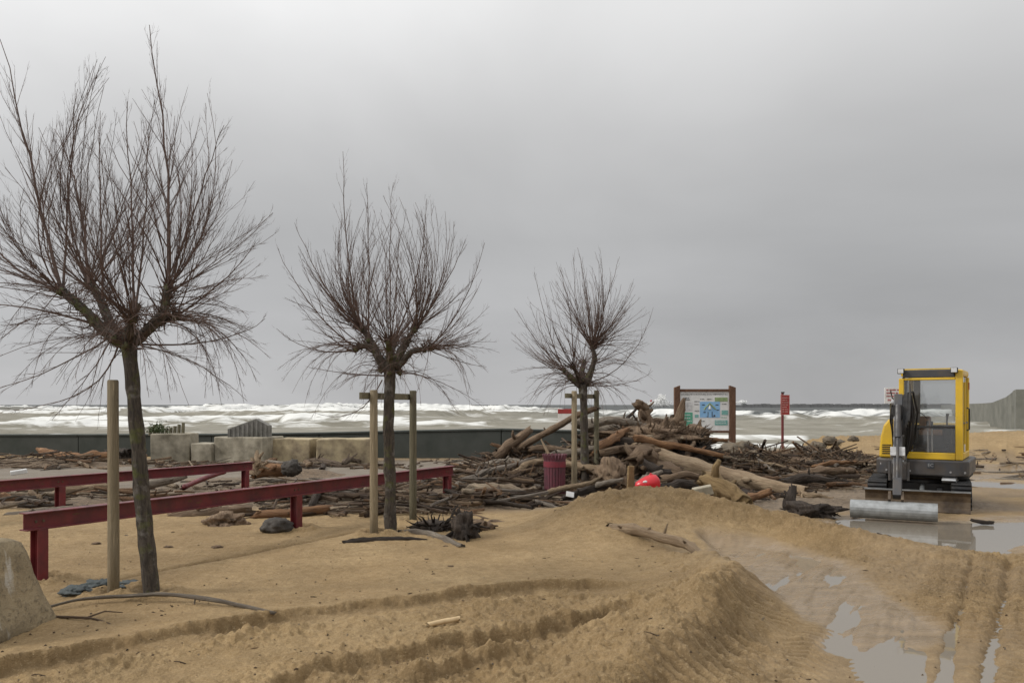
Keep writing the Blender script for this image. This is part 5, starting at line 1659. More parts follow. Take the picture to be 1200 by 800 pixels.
def bedmat():
    t = NT('tangled_debris')
    pos = t.n('ShaderNodeNewGeometry').outputs['Position']
    mpn = t.n('ShaderNodeMapping'); mpn.inputs['Scale'].default_value = (1, 2.2, 2.6); mpn.inputs['Rotation'].default_value = (0, 0, 0.5)
    t.l(pos, mpn.inputs[0])
    a_ = t.noise(mpn.outputs[0], 5, 6, 0.7, 1.0); b_ = t.noise(pos, 24, 4, 0.7)
    c = t.mix(t.rng(a_, 0.35, 0.65, 0, 1), (0.10, 0.073, 0.05), (0.28, 0.20, 0.13))
    c = t.mix(t.rng(b_, 0.45, 0.7, 0, 0.8), c, (0.30, 0.215, 0.135))
    t.col(c); t.rough(0.9)
    t.bump(t.math('ADD', a_, b_), 1.0, 0.06)
    return t.m


bed = grid_mesh('debris_bed', BX, BY, bz, bedmat(), [])
tag(bed, 'dark matted heap of bark, roots and mud under the driftwood', 'debris', kind='stuff')


def log_mesh(L_, r0_, r1_, bend, seed, stubs=1, n=9, segs=9, broken=True):
    """one driftwood piece along +x, centred"""
    r_ = random.Random(seed)
    mb = MB()
    by1, bz1 = r_.uniform(-bend, bend) * L_, r_.uniform(-bend, bend) * L_ * 0.4
    P = []; R = []
    for i in range(segs + 1):
        t = i / segs
        w_ = math.sin(t * math.pi)
        w2 = math.sin(t * 2 * math.pi)
        P.append(Vector(((t - 0.5) * L_, by1 * w_ + by1 * 0.4 * w2 + r_.gauss(0, r0_ * .15), bz1 * w_ + r_.gauss(0, r0_ * .12))))
        R.append(r0_ * (1 - t) + r1_ * t)
    R[0] *= 0.8; R[-1] *= 0.7
    mb.tube(P, R, n, lump=0.26, seed=seed * 0.71, jag=1.3)
    for s in range(stubs):
        i = r_.randint(1, segs - 1)
        a_ = r_.uniform(0, 2 * math.pi)
        d_ = Vector((r_.uniform(-.2, .9), math.cos(a_), abs(math.sin(a_)) * 0.8)).normalized()
        ln = R[i] * r_.uniform(1.8, 5)
        mb.tube([P[i], P[i] + d_ * ln * 0.5, P[i] + d_ * ln + Vector((ln * .2, 0, 0))], [R[i] * .5, R[i] * .4, R[i] * .2], 6, lump=0.15, seed=seed)
    return mb


def hero(name, label, pts, radii, mat, cat='log', lump=0.2, seed=1, n=10, extra=(), group='driftwood logs'):
    """pts: (px, py, depth) centre line in the photograph"""
    W = [at(*p) for p in pts]
    P = []; R = []
    for i in range(len(W) - 1):
        for k in range(8):
            t = k / 8
            # soft corner
            a0 = W[max(i - 1, 0)]; a1 = W[i]; a2 = W[i + 1]; a3 = W[min(i + 2, len(W) - 1)]
            p = 0.5 * ((2 * a1) + (a2 - a0) * t + (2 * a0 - 5 * a1 + 4 * a2 - a3) * t * t + (3 * a1 - a0 - 3 * a2 + a3) * t ** 3)
            P.append(p); R.append(radii[i] * (1 - t) + radii[i + 1] * t)
    P.append(W[-1]); R.append(radii[-1])
    r_ = random.Random(seed)
    sd3 = Vector((seed * 1.7, -seed, seed * .3))
    wob = 0.55 if lump >= 0.12 else 0.10
    P = [p + mnoise.noise_vector(p * 2.2 + sd3) * R[i] * wob + mnoise.noise_vector(p * 6 + sd3) * R[i] * wob * 0.33 for i, p in enumerate(P)]
    R = [r * (1 + 0.22 * mnoise.noise(P[i] * 3.5 + sd3)) for i, r in enumerate(R)]
    n = max(n, 12) if R[len(R) // 2] > 0.03 else n
    mb = MB().tube(P, R, n, lump=lump * 1.25, seed=seed * 1.3, jag=1.0)
    if lump > 0.05 and len(P) > 10 and R[len(R) // 2] > 0.045:
        for _ in range(r_.randint(2, 5)):      # knots and snapped side limbs
            i_ = r_.randint(2, len(P) - 3)
            tg = (P[i_ + 1] - P[i_ - 1]).normalized()
            d_ = Vector((r_.gauss(0, 1), r_.gauss(0, 1) - 0.3, r_.gauss(0, 1) + 0.3))
            d_ = (d_ - tg * d_.dot(tg) * 0.7).normalized()
            k_len = R[i_] * r_.uniform(1.2, 2.6)
            rk_ = R[i_] * r_.uniform(0.18, 0.4)
            mb.tube([P[i_] + d_ * R[i_] * 0.4, P[i_] + d_ * k_len * 0.7, P[i_] + d_ * k_len + tg * rk_], [rk_ * 1.3, rk_, rk_ * 0.6], 7, lump=0.2, seed=seed + i_, jag=0.6)
    for (i, dx_, dy_, dz_, rr2) in extra:
        p = P[min(i * 2, len(P) - 1)]
        q_ = p + Vector((dx_, dy_, dz_))
        mid_ = p.lerp(q_, 0.5) + Vector((r_.gauss(0, .1) * dz_, 0, r_.gauss(0, .15) * dx_))
        mb.tube([p, mid_, q_], [rr2, rr2 * 0.75, rr2 * 0.35], 7, lump=lump, seed=seed + i)
    o_ = sum(W, Vector()) / len(W)
    o = mb.build(name, mat, None, smooth=True, origin=o_)
    return tag(o, label, cat, group)


LG = 'driftwood logs in the main pile'
hero('fallen_trunk', 'long pale peeled trunk sloping from the top of the pile down to the right', [(732, 523, 16.4), (790, 541, 15.7), (850, 557, 15.2), (905, 570, 14.7), (944, 579, 14.4)], [.19, .17, .155, .14, .125], M['pale_wood'], 'tree trunk', 0.10, 3, 14, group=LG)
hero('splintered_end', 'splintered pale wood at the lower end of the long peeled trunk', [(938, 581, 14.2), (958, 582, 14.15), (980, 586, 14.1)], [.08, .05, .02], M['pale_wood'], 'log', 0.3, 4, 7, extra=((2, .25, 0, .03, .04),), group=LG)
hero('leaning_pole', 'straight brown pole leaning up across the farthest tree', [(588, 536, 17.4), (636, 509, 16.5), (676, 487, 15.55), (699, 478, 15.2)], [.075, .07, .06, .045], M['brown_wood'], 'pole', 0.08, 5, 9, group=LG)
hero('short_pole', 'short thick brown pole jutting up at the left shoulder of the pile', [(583, 534, 17.0), (602, 518, 17.0), (621, 503, 17.1)], [.11, .10, .085], M['brown_wood'], 'pole', 0.12, 6, 9, group=LG)
hero('upright_stump', 'upright knobbly stump poking up against the sea on top of the pile', [(760, 503, 17.3), (757, 489, 17.3), (754, 477, 17.3), (746, 471, 17.2)], [.17, .15, .14, .08], M['brown_wood'], 'stump', 0.25, 7, 10, extra=((2, .38, 0, .06, .1), (5, .16, 0, .12, .08)), group=LG)
hero('forked_branch', 'pointed forked branch rising in front of the information panel', [(768, 512, 17.2), (784, 500, 17.2), (794, 486, 17.2), (802, 467, 17.2)], [.14, .17, .12, .03], M['brown_wood'], 'branch', 0.2, 8, 9, extra=((3, -.42, 0, .05, .06), (4, -.30, 0, -.1, .05)), group=LG)
for i, (lab, pts, rd2, mt) in enumerate((
        ('thick greyish log along the top left of the pile', [(672, 492, 17.2), (705, 500, 17.1), (745, 505, 17.1), (770, 512, 17.1)], [.15, .17, .17, .12], 'grey_wood'),
        ('thick mossy brown log at the crest of the pile under the stump', [(715, 511, 16.7), (755, 503, 16.7), (800, 505, 16.8), (823, 508, 16.9)], [.12, .15, .15, .11], 'brown_wood'),
        ('dark log lying across the pile just under the crest', [(700, 519, 16.3), (750, 520, 16.2), (790, 530, 16.1)], [.12, .13, .10], 'dark_wood'),
        ('thin orange pole sticking out of the pile below the information panel', [(772, 515, 16.6), (820, 514, 16.9), (852, 516, 17.3)], [.055, .055, .05], 'orange_wood'),
        ('rounded brown log end right under the information panel', [(800, 511, 17.0), (815, 505, 17.0), (826, 509, 17.0)], [.16, .19, .13], 'brown_wood'),
        ('crooked thin branch curving right in front of the panel bottom rail', [(800, 535, 16.5), (822, 522, 16.8), (838, 517, 17.2), (856, 514, 17.6)], [.06, .05, .04, .02], 'brown_wood'),
        ('stubby upright log in the right face of the pile', [(806, 540, 15.9), (807, 530, 16.1), (814, 518, 16.3)], [.06, .06, .045], 'brown_wood'),
        ('reddish slanting log beside the farthest tree stakes', [(698, 528, 15.6), (722, 512, 16.1), (735, 503, 16.5)], [.10, .11, .08], 'orange_wood'),
        ('pale log passing behind the farthest tree and stakes', [(640, 534, 16.0), (675, 530, 15.9), (709, 523, 15.9)], [.09, .10, .09], 'grey_wood'),
        ('brown log emerging at left of the farthest tree', [(622, 526, 16.5), (655, 525, 16.4), (690, 536, 16.2)], [.07, .08, .06], 'brown_wood'),
        ('bulky brown log under the long peeled trunk', [(735, 548, 15.6), (765, 547, 15.5), (800, 556, 15.2)], [.18, .22, .16], 'brown_wood'),
        ('black charred knot between the long trunk and the red float', [(760, 545, 15.2), (772, 552, 15.1), (786, 553, 15.1)], [.13, .16, .08], 'dark_wood'),
        ('twisted dark root behind the red float', [(770, 572, 13.9), (795, 566, 14.1), (818, 570, 14.2), (838, 566, 14.4)], [.11, .12, .10, .05], 'dark_wood'),
        ('brown root arching right of the red float', [(776, 560, 14.4), (800, 556, 14.4), (825, 561, 14.5)], [.08, .09, .05], 'brown_wood'),
        ('grey branch pointing left just above the red float', [(742, 567, 13.6), (758, 560, 13.8), (775, 553, 14.1)], [.05, .06, .05], 'grey_wood'),
        ('short pale log lying at the foot of the long trunk', [(868, 586, 13.4), (885, 581, 13.5), (903, 576, 13.6)], [.08, .085, .07], 'orange_wood'),
        ('dark log low down under the right end of the long trunk', [(838, 574, 14.1), (870, 577, 14.0), (900, 587, 13.7)], [.09, .09, .06], 'dark_wood'),
        ('thick black wet log in front of the bin', [(528, 592, 13.3), (560, 590, 13.2), (595, 590, 13.2), (622, 598, 13.1)], [.14, .16, .16, .12], 'dark_wood'),
        ('brown peeled log lying over the thick black log', [(470, 608, 12.4), (500, 597, 12.7), (540, 587, 13.0), (566, 588, 13.1)], [.11, .12, .10, .06], 'brown_wood'),
        ('slim brown log left of the bin running towards the black log', [(540, 583, 13.6), (575, 576, 13.7), (600, 583, 13.6), (628, 592, 13.3)], [.06, .07, .065, .04], 'brown_wood'),
        ('whitish branch slanting down to the sand heap in front of the bin', [(606, 572, 13.7), (622, 581, 13.4), (645, 591, 13.0)], [.04, .05, .045], 'pale_wood'),
        ('long curved pale branch arching over the left side of the pile', [(541, 568, 14.9), (565, 556, 15.0), (592, 548, 15.2), (610, 551, 15.2)], [.06, .05, .045, .035], 'pale_wood'),
        ('thick light branch leaning towards the top of the bin', [(588, 565, 14.8), (605, 553, 14.9), (622, 544, 15.0), (638, 541, 15.1)], [.09, .09, .075, .06], 'pale_wood'),
        ('straight pale beam lying flat left of the farthest tree', [(622, 527, 17.3), (650, 525.5, 17.3), (672, 525, 17.3)], [.06, .06, .06], 'pale_wood'),
        ('weathered plank-like branch left edge of the pile', [(536, 575, 14.3), (560, 567, 14.5), (590, 561, 14.7)], [.04, .05, .03], 'grey_wood'),
        ('dark branch along the ground between bin and sand heap', [(660, 583, 13.1), (690, 574, 13.3), (722, 567, 13.6)], [.05, .06, .04], 'dark_wood'),
        ('small grey log lying left of the upright short plank', [(700, 569, 13.3), (712, 565, 13.4), (730, 562, 13.5)], [.05, .055, .04], 'grey_wood'),
        ('brown log with bark at the right end of the dark heap', [(925, 560, 16.4), (960, 553, 16.6), (1000, 551, 16.8)], [.10, .12, .08], 'brown_wood'),
        ('dark wet trunk half sunk in the right heap', [(915, 566, 15.6), (950, 562, 15.8), (1000, 566, 15.8)], [.12, .13, .08], 'dark_wood'),
        ('thin pale stick lying on the right dark heap', [(880, 540, 17.0), (910, 544, 16.8), (935, 553, 16.4)], [.03, .03, .02], 'pale_wood'),
        ('pale log low in the pile behind the root ball', [(655, 541, 15.2), (695, 549, 14.9), (736, 556, 14.7)], [.10, .11, .09], 'pale_wood'),
        ('light grey log along the very top of the pile left of the stump', [(688, 499, 16.6), (722, 494, 16.7), (750, 497, 16.9)], [.10, .11, .07], 'grey_wood'),
        ('long warm brown log slanting down the upper right face of the pile', [(742, 513, 16.0), (790, 522, 16.0), (846, 534, 16.0)], [.09, .09, .06], 'orange_wood'),
        ('brown log crossing just above the upper end of the long trunk', [(702, 531, 15.6), (745, 525, 15.9), (792, 517, 16.2)], [.11, .12, .08], 'brown_wood'),
        ('grey log lying level across the left slope above the bin', [(556, 546, 16.0), (600, 541, 16.0), (644, 545, 15.7)], [.09, .10, .08], 'grey_wood'),
        ('brown log sliding down the left slope towards the bin', [(548, 552, 15.3), (580, 562, 14.9), (614, 573, 14.4)], [.09, .09, .06], 'brown_wood'),
        ('pale crooked branch at the bin base pointing to the sand heap', [(632, 581, 13.5), (660, 572, 13.8), (690, 566, 14.0), (708, 556, 14.2)], [.05, .06, .05, .03], 'pale_wood'),
        ('forked pale branch standing out above the left slope', [(648, 540, 15.6), (640, 527, 15.8), (634, 514, 16.0)], [.05, .04, .02], 'pale_wood'),
        ('broad brown stump piece under the upper end of the long trunk', [(742, 541, 15.4), (752, 535, 15.5), (764, 538, 15.5)], [.2, .24, .18], 'brown_wood'),
        ('reddish branch lying in the right heap near the excavator', [(950, 548, 17), (975, 542, 17.2), (1004, 541, 17.4)], [.05, .055, .03], 'orange_wood'),
        )):
    hero('driftwood_log', lab, pts, [r * 0.78 for r in rd2], M[mt], 'log', 0.26, 40 + i, 10, group=LG)

LF = 'driftwood pieces on the open sand'
hero('driftwood_branch', 'knobbly pale branch lying over the front of the sand heap', [(716, 618, 9.75), (745, 622, 9.4), (775, 630, 9.0), (800, 636, 8.75), (815, 645, 8.45), (832, 657, 8.1)], [.065, .06, .055, .05, .045, .035], M['pale_wood'], 'branch', 0.15, 80, 10, extra=((8, .05, -.02, .16, .02),), group=LF)
hero('driftwood_branch', 'long thin branch arching over the sand in front of the first tree', [(57, 711, 6.35), (95, 702, 6.52), (150, 697.5, 6.58), (205, 697, 6.6), (255, 704, 6.45), (322, 718, 6.15)], [.010, .014, .016, .018, .020, .012], M['grey_wood'], 'branch', 0.12, 81, 8, extra=((14, -.03, -.02, -.10, .008),), group=LF)
hero('driftwood_branch', 'thin forked twig lying beside the tapered concrete block', [(62, 722, 6.15), (90, 723, 6.1), (112, 725, 6.08), (140, 735, 5.85)], [.010, .010, .009, .006], M['brown_wood'], 'twig', 0.1, 82, 7, extra=((6, .22, .12, .01, .008),), group=LF)
hero('wood_stick', 'short clean yellow stick lying in the churned foreground sand', [(501, 731.5, 5.80), (520, 727.5, 5.9), (539, 724, 6.0)], [.019, .020, .018], M['fresh_wood'], 'stick', 0.05, 83, 8, group=LF)
hero('driftwood_branch', 'grey branch at the foot of the middle tree slanting to the right', [(466, 625, 10.1), (490, 624, 10.1), (515, 631, 9.85), (541, 641, 9.25)], [.045, .05, .05, .04], M['grey_wood'], 'branch', 0.12, 84, 9, group=LF)
hero('driftwood_log', 'dark flat log at the feet of the middle tree and stakes', [(402, 636, 9.5), (430, 632, 9.6), (470, 632, 9.65), (500, 632, 9.7)], [.03, .045, .04, .02], M['dark_wood'], 'log', 0.2, 85, 9, group=LF)
hero('driftwood_log', 'slim brown branch lying at the left foot of the sand heap', [(573, 612, 11.1), (605, 617, 10.9), (640, 626, 10.3)], [.06, .05, .025], M['brown_wood'], 'branch', 0.15, 86, 8, group=LF)
hero('driftwood_log', 'flat brown plank-like log behind the middle barrier post', [(300, 603, 11.6), (340, 601, 11.7), (384, 596, 12.0)], [.07, .075, .06], M['orange_wood'], 'log', 0.1, 87, 8, group=LF)
hero('driftwood_log', 'dark log along the ground under the near barrier, right of the first tree', [(205, 606, 11.8), (250, 602, 12.0), (292, 595, 12.3)], [.07, .09, .06], M['brown_wood'], 'log', 0.2, 88, 8, group=LF)
hero('driftwood_log', 'brown log seen between the two barriers left of the lone stake', [(5, 604, 11.9), (60, 600, 12.1), (115, 594, 12.4)], [.06, .07, .05], M['grey_wood'], 'log', 0.15, 89, 8, group=LF)
hero('driftwood_log', 'pale log behind the far barrier between stake and first tree', [(60, 583, 14.2), (95, 573, 14.6), (126, 570, 14.8)], [.09, .10, .08], M['pale_wood'], 'log', 0.15, 90, 8, group=LF)
hero('driftwood_log', 'grey log right of the first tree between the two barriers', [(175, 567, 15.3), (195, 563, 15.5), (218, 557, 15.8)], [.08, .085, .05], M['grey_wood'], 'log', 0.1, 91, 8, group=LF)
hero('red_post', 'fallen dark red post lying slanted behind the far barrier', [(215, 571, 15.0), (240, 560, 15.8), (262, 553, 16.3)], [.05, .05, .05], M['red_steel'], 'post', 0.0, 92, 8, group=None)
hero('driftwood_log', 'reddish brown log beside the end of the far barrier', [(296, 554, 17.3), (315, 552, 17.4), (331, 551, 17.5)], [.15, .16, .15], M['orange_wood'], 'log', 0.1, 93, 9, group=LF)
hero('driftwood_log', 'long brown trunk lying at the foot of the seawall, far left', [(52, 530, 22.6), (80, 535, 22.2), (112, 536, 22.2), (130, 533, 22.4)], [.12, .14, .13, .08], M['orange_wood'], 'log', 0.15, 94, 9, extra=((0, -.2, 0, .1, .1),), group=LF)
hero('driftwood_log', 'dark round log end at the foot of the seawall behind the first tree', [(137, 535, 22.5), (146, 534, 22.5), (153, 535, 22.5)], [.22, .25, .2], M['dark_wood'], 'log', 0.15, 95, 9, group=LF)
hero('driftwood_root', 'splayed pale root standing against the end of the far barrier', [(296, 557, 16.6), (299, 545, 16.7), (301, 528, 16.8)], [.09, .10, .02], M['pale_wood'], 'root', 0.25, 96, 8, extra=((4, .25, 0, .08, .05), (5, .14, 0, .2, .05), (3, .3, 0, -.02, .04)), group=LF)
hero('driftwood_log', 'small log poking out of the puddle edge below the bucket', [(1029, 627, 10.2), (1042, 632, 10.0), (1053, 635, 9.9)], [.03, .045, .02], M['dark_wood'], 'log', 0.2, 97, 8, group=LF)
hero('driftwood_log', 'thin dark stick on the wet sand right of the excavator blade', [(1138, 609, 11.3), (1150, 611, 11.25), (1164, 612, 11.2)], [.02, .03, .02], M['dark_wood'], 'stick', 0.15, 98, 7, group=LF)


# lumpy things
def lump_thing(name, label, cat, c, s, mat, seed, rough=0.3, roots=0, rootlen=0.4, rootr=0.05, sub=4, sc_=1.4, group=None, upbias=0.0):
    r_ = random.Random(seed)
    mb = MB().blob((0, 0, 0), s, seed, rough, sub, sc_)
    for k in range(roots):
        d_ = Vector((r_.gauss(0, 1), r_.gauss(0, 1), r_.gauss(0, 0.7) + upbias)).normalized()
        a_ = Vector((d_.x * s[0], d_.y * s[1], d_.z * s[2])) * 0.75
        e_ = a_ + d_ * rootlen * r_.uniform(0.5, 1.2)
        m_ = a_.lerp(e_, 0.5) + Vector((r_.gauss(0, 1), r_.gauss(0, 1), r_.gauss(0, 1))) * rootlen * 0.15
        mb.tube([a_, m_, e_], [rootr, rootr * .7, rootr * .25], 6, lump=0.2, seed=seed + k)
    o = mb.build(name, mat, None, smooth=True)
    o.location = c
    return tag(o, label, cat, group)


lump_thing('root_ball', 'big round brown root ball beside the farthest tree stakes', 'root ball', at(718, 562, 14.4), (.36, .34, .30), M['brown_wood'], 5, 0.45, 110, .20, .022)
lump_thing('root_ball', 'dark tangled roots at the right side of the pile under the panel', 'root ball', at(812, 534, 16.6), (.42, .35, .25), M['dark_wood'], 6, 0.5, 90, .34, .026)
lump_thing('root_mass', 'matted shaggy brown roots heaped along the crest of the pile, under the stump', 'roots', at(765, 511, 16.7), (1.0, .40, .17), M['brown_wood'], 13, 0.5, 190, .30, .016, upbias=0.3)
lump_thing('root_mass', 'shaggy brown roots under the pointed forked branch, beside the information panel', 'roots', at(805, 512, 16.9), (.45, .35, .16), M['brown_wood'], 14, 0.5, 90, .28, .016, upbias=0.3)
lump_thing('root_mass', 'matted earthy roots in the right heap below the red sign', 'roots', at(900, 541, 18.0), (.9, .5, .22), M['brown_wood'], 15, 0.55, 110, .3, .015, upbias=0.3)
lump_thing('tree_stump', 'squat black stump with a cut face at the foot of the middle tree', 'stump', at(543, 622, 9.9), (.16, .16, .24), M['dark_wood'], 7, 0.6, 30, .2, .03)
hero('driftwood_log', 'brown cut log end sticking out right of the black stump', [(548, 615, 10.5), (562, 617, 10.5), (577, 620, 10.4)], [.10, .09, .075], M['brown_wood'], 'log', 0.15, 99, 9, group=LF)
lump_thing('root_ball', 'dark spiky root tangle lying left of the black stump', 'root ball', at(508, 618, 10.5), (.26, .16, .09), M['dark_wood'], 8, 0.5, 60, .2, .014)
lump_thing('bark_chunk', 'gnarled brown bark chunk alone on the sand behind the near barrier', 'bark', at(263, 612, 11.0), (.25, .16, .12), M['brown_wood'], 9, 0.7, 14, .12, .03)
lump_thing('boulder', 'rounded dark stone against the foot of the middle barrier post', 'stone', at(325, 617, 10.3), (.20, .15, .115), M['stone'], 10, 0.25)
lump_thing('boulder', 'dark grey lump standing at the end of the reddish log', 'stone', at(341, 548, 17.2), (.21, .18, .18), M['stone'], 11, 0.3)
lump_thing('bark_slab', 'shaggy black bark slab at the edge of the puddle left of the bucket', 'bark', at(949, 600, 11.85), (.42, .22, .14), M['dark_wood'], 12, 0.6, 40, .14, .022)
hero('driftwood_log', 'short dark upright root standing at the end of the long trunk', [(928, 597, 12.2), (928, 585, 12.2), (930, 570, 12.3)], [.09, .08, .05], M['dark_wood'], 'root', 0.3, 100, 8, group=LG)
for k, (px, py, s_) in enumerate(((958, 522, .34), (972, 514, .26), (1000, 512, .20), (985, 517, .22), (968, 527, .25), (1010, 516, .18))):
    lump_thing('beach_rock', ('large mossy rock at the left end of the sand bank', 'second rock on the sand bank, just right of the mossy one', 'small rock on top of the sand bank near the excavator', 'grey rock in the middle of the sand bank crest', 'brown rock at the foot of the sand bank', 'little rock closest to the excavator on the sand bank')[k], 'rock', at(px, py + 2.5, 24.5 + k * .1), (s_ * .8, s_ * .6, s_ * .5), M['rock'], 20 + k, 0.35, group='rocks on the sand bank')
lump_thing('beach_rock', 'greenish rock right of the red sign post', 'rock', at(944, 529, 23.5), (.28, .22, .18), M['rock'], 33, 0.3, group='rocks on the sand bank')
lump_thing('beach_rock', 'brown hump of rock below the information panel', 'rock', at(868, 528, 20.5), (.5, .35, .22), M['rock'], 34, 0.4, group='rocks on the sand bank')
for k, (px, py, sx, sz_) in enumerate(((90, 691, .13, .045), (118, 682, .14, .05), (150, 683, .14, .022))):
    p = gp(px, py + 6)
    lump_thing('wet_cloth', ('flat teal-grey cloth scrap nearest the lone stake, lowest of three', 'crumpled peaked teal-grey cloth scrap left of the lone stake', 'thin teal-grey cloth scrap between stake and first tree')[k], 'cloth', (p[0], p[1], gz(*p) + sz_ * .4), (sx, .12, sz_), M['slate'], 60 + k, 0.45, sc_=2.2, group='cloth scraps by the first tree')
# upright short plank, sandy plank and board
for lab, c, s_, rot, mt in (('short upright tan plank stuck in the sand left of the red float', at(739, 561, 12.6), (.115, .05, .42), (0, rad(2), rad(15)), 'plank_tan'),
                            ('pale stone-like board wedged beside the tilted sandy plank', at(823, 575, 12.9), (.34, .16, .14), (rad(8), rad(-12), rad(-10)), 'concrete')):
    mb = MB().box((0, 0, 0), s_, None, 0.9)
    o = mb.build('plank', M[mt], None, bevel=0.012)
    o.location = c; o.rotation_euler = rot
    tag(o, lab, 'plank')
hero('log_chunk', 'short thick sandy log chunk tilted at the right end of the sand heap', [(822, 562, 13.3), (838, 568, 13.2), (856, 579, 13.0), (870, 588, 12.8)], [.15, .17, .16, .11], M['plank_tan'], 'log', 0.3, 111, 12, group=LG)
# red float
p = at(759, 567, 12.3)
rf = thing('red_float', 'bright red plastic float with a white patch on the sand heap', 'float', p)
bm_ = MB()
prof_r = [(-0.20, .02), (-0.17, .07), (-0.08, .105), (0.0, .128), (0.08, .135), (0.15, .115), (0.185, .06), (0.195, .01)]
bm_.tube([(x, 0.02 * math.sin(x * 9), x * 0.22) for x, r in prof_r], [r for x, r in prof_r], 18, lump=0.04)
bm_.build('float_body', M['red_plastic'], rf, smooth=True)
MB().tube([(0.01, 0.0, .10), (0.05, .01, .16), (0.09, 0.0, .13)], .016, 7).build('float_loop', M['red_plastic'], rf, smooth=True)
MB().blob((-0.055, -0.104, 0.045), (.035, .014, .022), 3, 0.3, 2).build('white_patch', M['white'], rf, smooth=True)
o = MB().box((0, 0, 0), (.13, .02, .09)).build('paper_scrap', M['white'], None)
o.location = at(668, 579, 13.0); o.rotation_euler = (rad(-25), rad(12), rad(10))
tag(o, 'white paper scrap lying at the foot of the litter bin', 'paper')
o = MB().box((0, 0, 0), (.30, .06, .10)).build('plastic_scrap', M['white'], None, bevel=0.02)
o.location = at(22, 553, 16.2); o.rotation_euler = (rad(10), rad(-8), rad(25))
tag(o, 'small white plastic scrap in the debris at the far left edge', 'plastic')
lump_thing('log_round', 'sawn brown log round lying near the left edge behind the far barrier', 'log', at(4, 585, 13.6), (.12, .14, .12), M['orange_wood'], 71, 0.12)
# dark ground bits in the foreground sand
for k, (px, py, s_) in enumerate(((113, 638, .035), (197, 641, .03), (255, 642, .04), (528, 664, .018), (522, 640, .016), (500, 656, .014))):
    p = gp(px, py)
    lump_thing('bark_bit', ('small reddish bark bit on the sand left of the lone stake', 'thin dark bark bit right of the first tree', 'small dark bark bit on the bare sand under the near barrier', 'tiny dark chip alone on the middle foreground sand', 'tiny chip nearest the black stump', 'tiny brown chip left of the dark chip')[k], 'bark', (p[0], p[1], gz(*p) + s_ * .2), (s_ * 1.6, s_, s_ * .5), M['brown_wood'], 90 + k, 0.4, group='bark bits on the sand')

# tiny chips, shells and straw strewn over the sand
mb = MB(); r_ = random.Random(321)
cx_ = []
for k in range(620):
    py_ = r_.uniform(600, 800); px_ = r_.uniform(-20, 1220)
    cx_.append(gp(px_, py_))
cz_ = terrain(np.array([p[0] for p in cx_]), np.array([p[1] for p in cx_]), True)
for (x, y), zz, wt in zip(cx_, cz_[0], cz_[1]):
    if wt > 0.5: continue
    Lk = r_.uniform(0.006, 0.02) if r_.random() < 0.88 else r_.uniform(0.03, 0.09); rk = min(Lk * 0.3, 0.005) * r_.uniform(0.5, 1.2)
    an = r_.uniform(0, 3.14)
    d_ = Vector((math.cos(an), math.sin(an), r_.gauss(0, 0.15)))
    c = Vector((x, y, zz + rk * 0.5)); mb.curtint = r_.random()
    mb.tube([c - d_ * Lk / 2, c + Vector((0, 0, rk)), c + d_ * Lk / 2], [rk, rk, rk * 0.6], 4)
tag(mb.build('sand_litter', M['drift_stuff'], None, tint=True), 'tiny bark chips and straw strewn over the sand', 'litter', kind='stuff')

# scattered driftwood: individuals that share a few meshes
protos = []
for k in range(16):
    r_ = random.Random(500 + k)
    Lk = r_.uniform(0.7, 1.9); rk = r_.uniform(0.02, 0.062)
    mb = log_mesh(Lk, rk, rk * r_.uniform(0.45, 0.9), r_.uniform(0.03, 0.14), 500 + k, r_.randint(0, 3), 9, 10)
    ob = mb.build('driftwood_piece', M['drift'], None, smooth=True)
    protos.append((ob, rk))
used = [False] * 16
ZONES = [  # x0, x1, y0, y1, count, scale range
    (-9.5, -4.2, 12.2, 16.5, 34, (0.5, 1.05)), (-4.2, -0.6, 12.1, 16.8, 44, (0.5, 1.1)), (-14.0, -4.0, 20.0, 22.3, 22, (0.6, 1.5)),
    (-0.6, 1.3, 12.6, 18.5, 50, (0.6, 1.3)), (1.2, 4.6, 14.3, 18.6, 62, (0.7, 1.6)), (1.4, 4.5, 15.8, 18.2, 40, (0.45, 0.9)), (4.4, 8.6, 15.2, 19.6, 44, (0.5, 1.15)), (9.2, 15.0, 17.2, 23.5, 14, (0.5, 1.1)),
]
COLOURS = ['brown', 'light brown', 'dark brown', 'grey', 'reddish brown', 'blackish', 'pale', 'dull brown']
MARKS = [('the nearest bare tree', -3.15, 6.9), ('the middle post of the near barrier', -2.8, 10.5), ('the far end of the near barrier', -1.08, 14.0), ('the middle post of the far barrier', -6.95, 12.2), ('the end of the far barrier', -5.2, 15.9),
         ('the middle tree', -1.56, 10.2), ('the litter bin', 0.76, 14.1), ('the farthest tree', 1.37, 15.0), ('the short leaning pole', 0.1, 17.0), ('the root ball', 1.9, 14.4), ('the red float', 2.1, 12.3), ('the upright stump', 2.9, 17.3),
         ('the information panel', 5.5, 23.0), ('the right end of the long trunk', 5.3, 14.4), ('the red sign', 9.2, 27.0), ('the excavator', 7.0, 13.4), ('the gabled slab', -7.7, 23.0), ('the wide yellowish block', -4.8, 22.6), ('the palisade', -10.2, 23.2), ('the middle of the long trunk', 3.6, 15.4)]


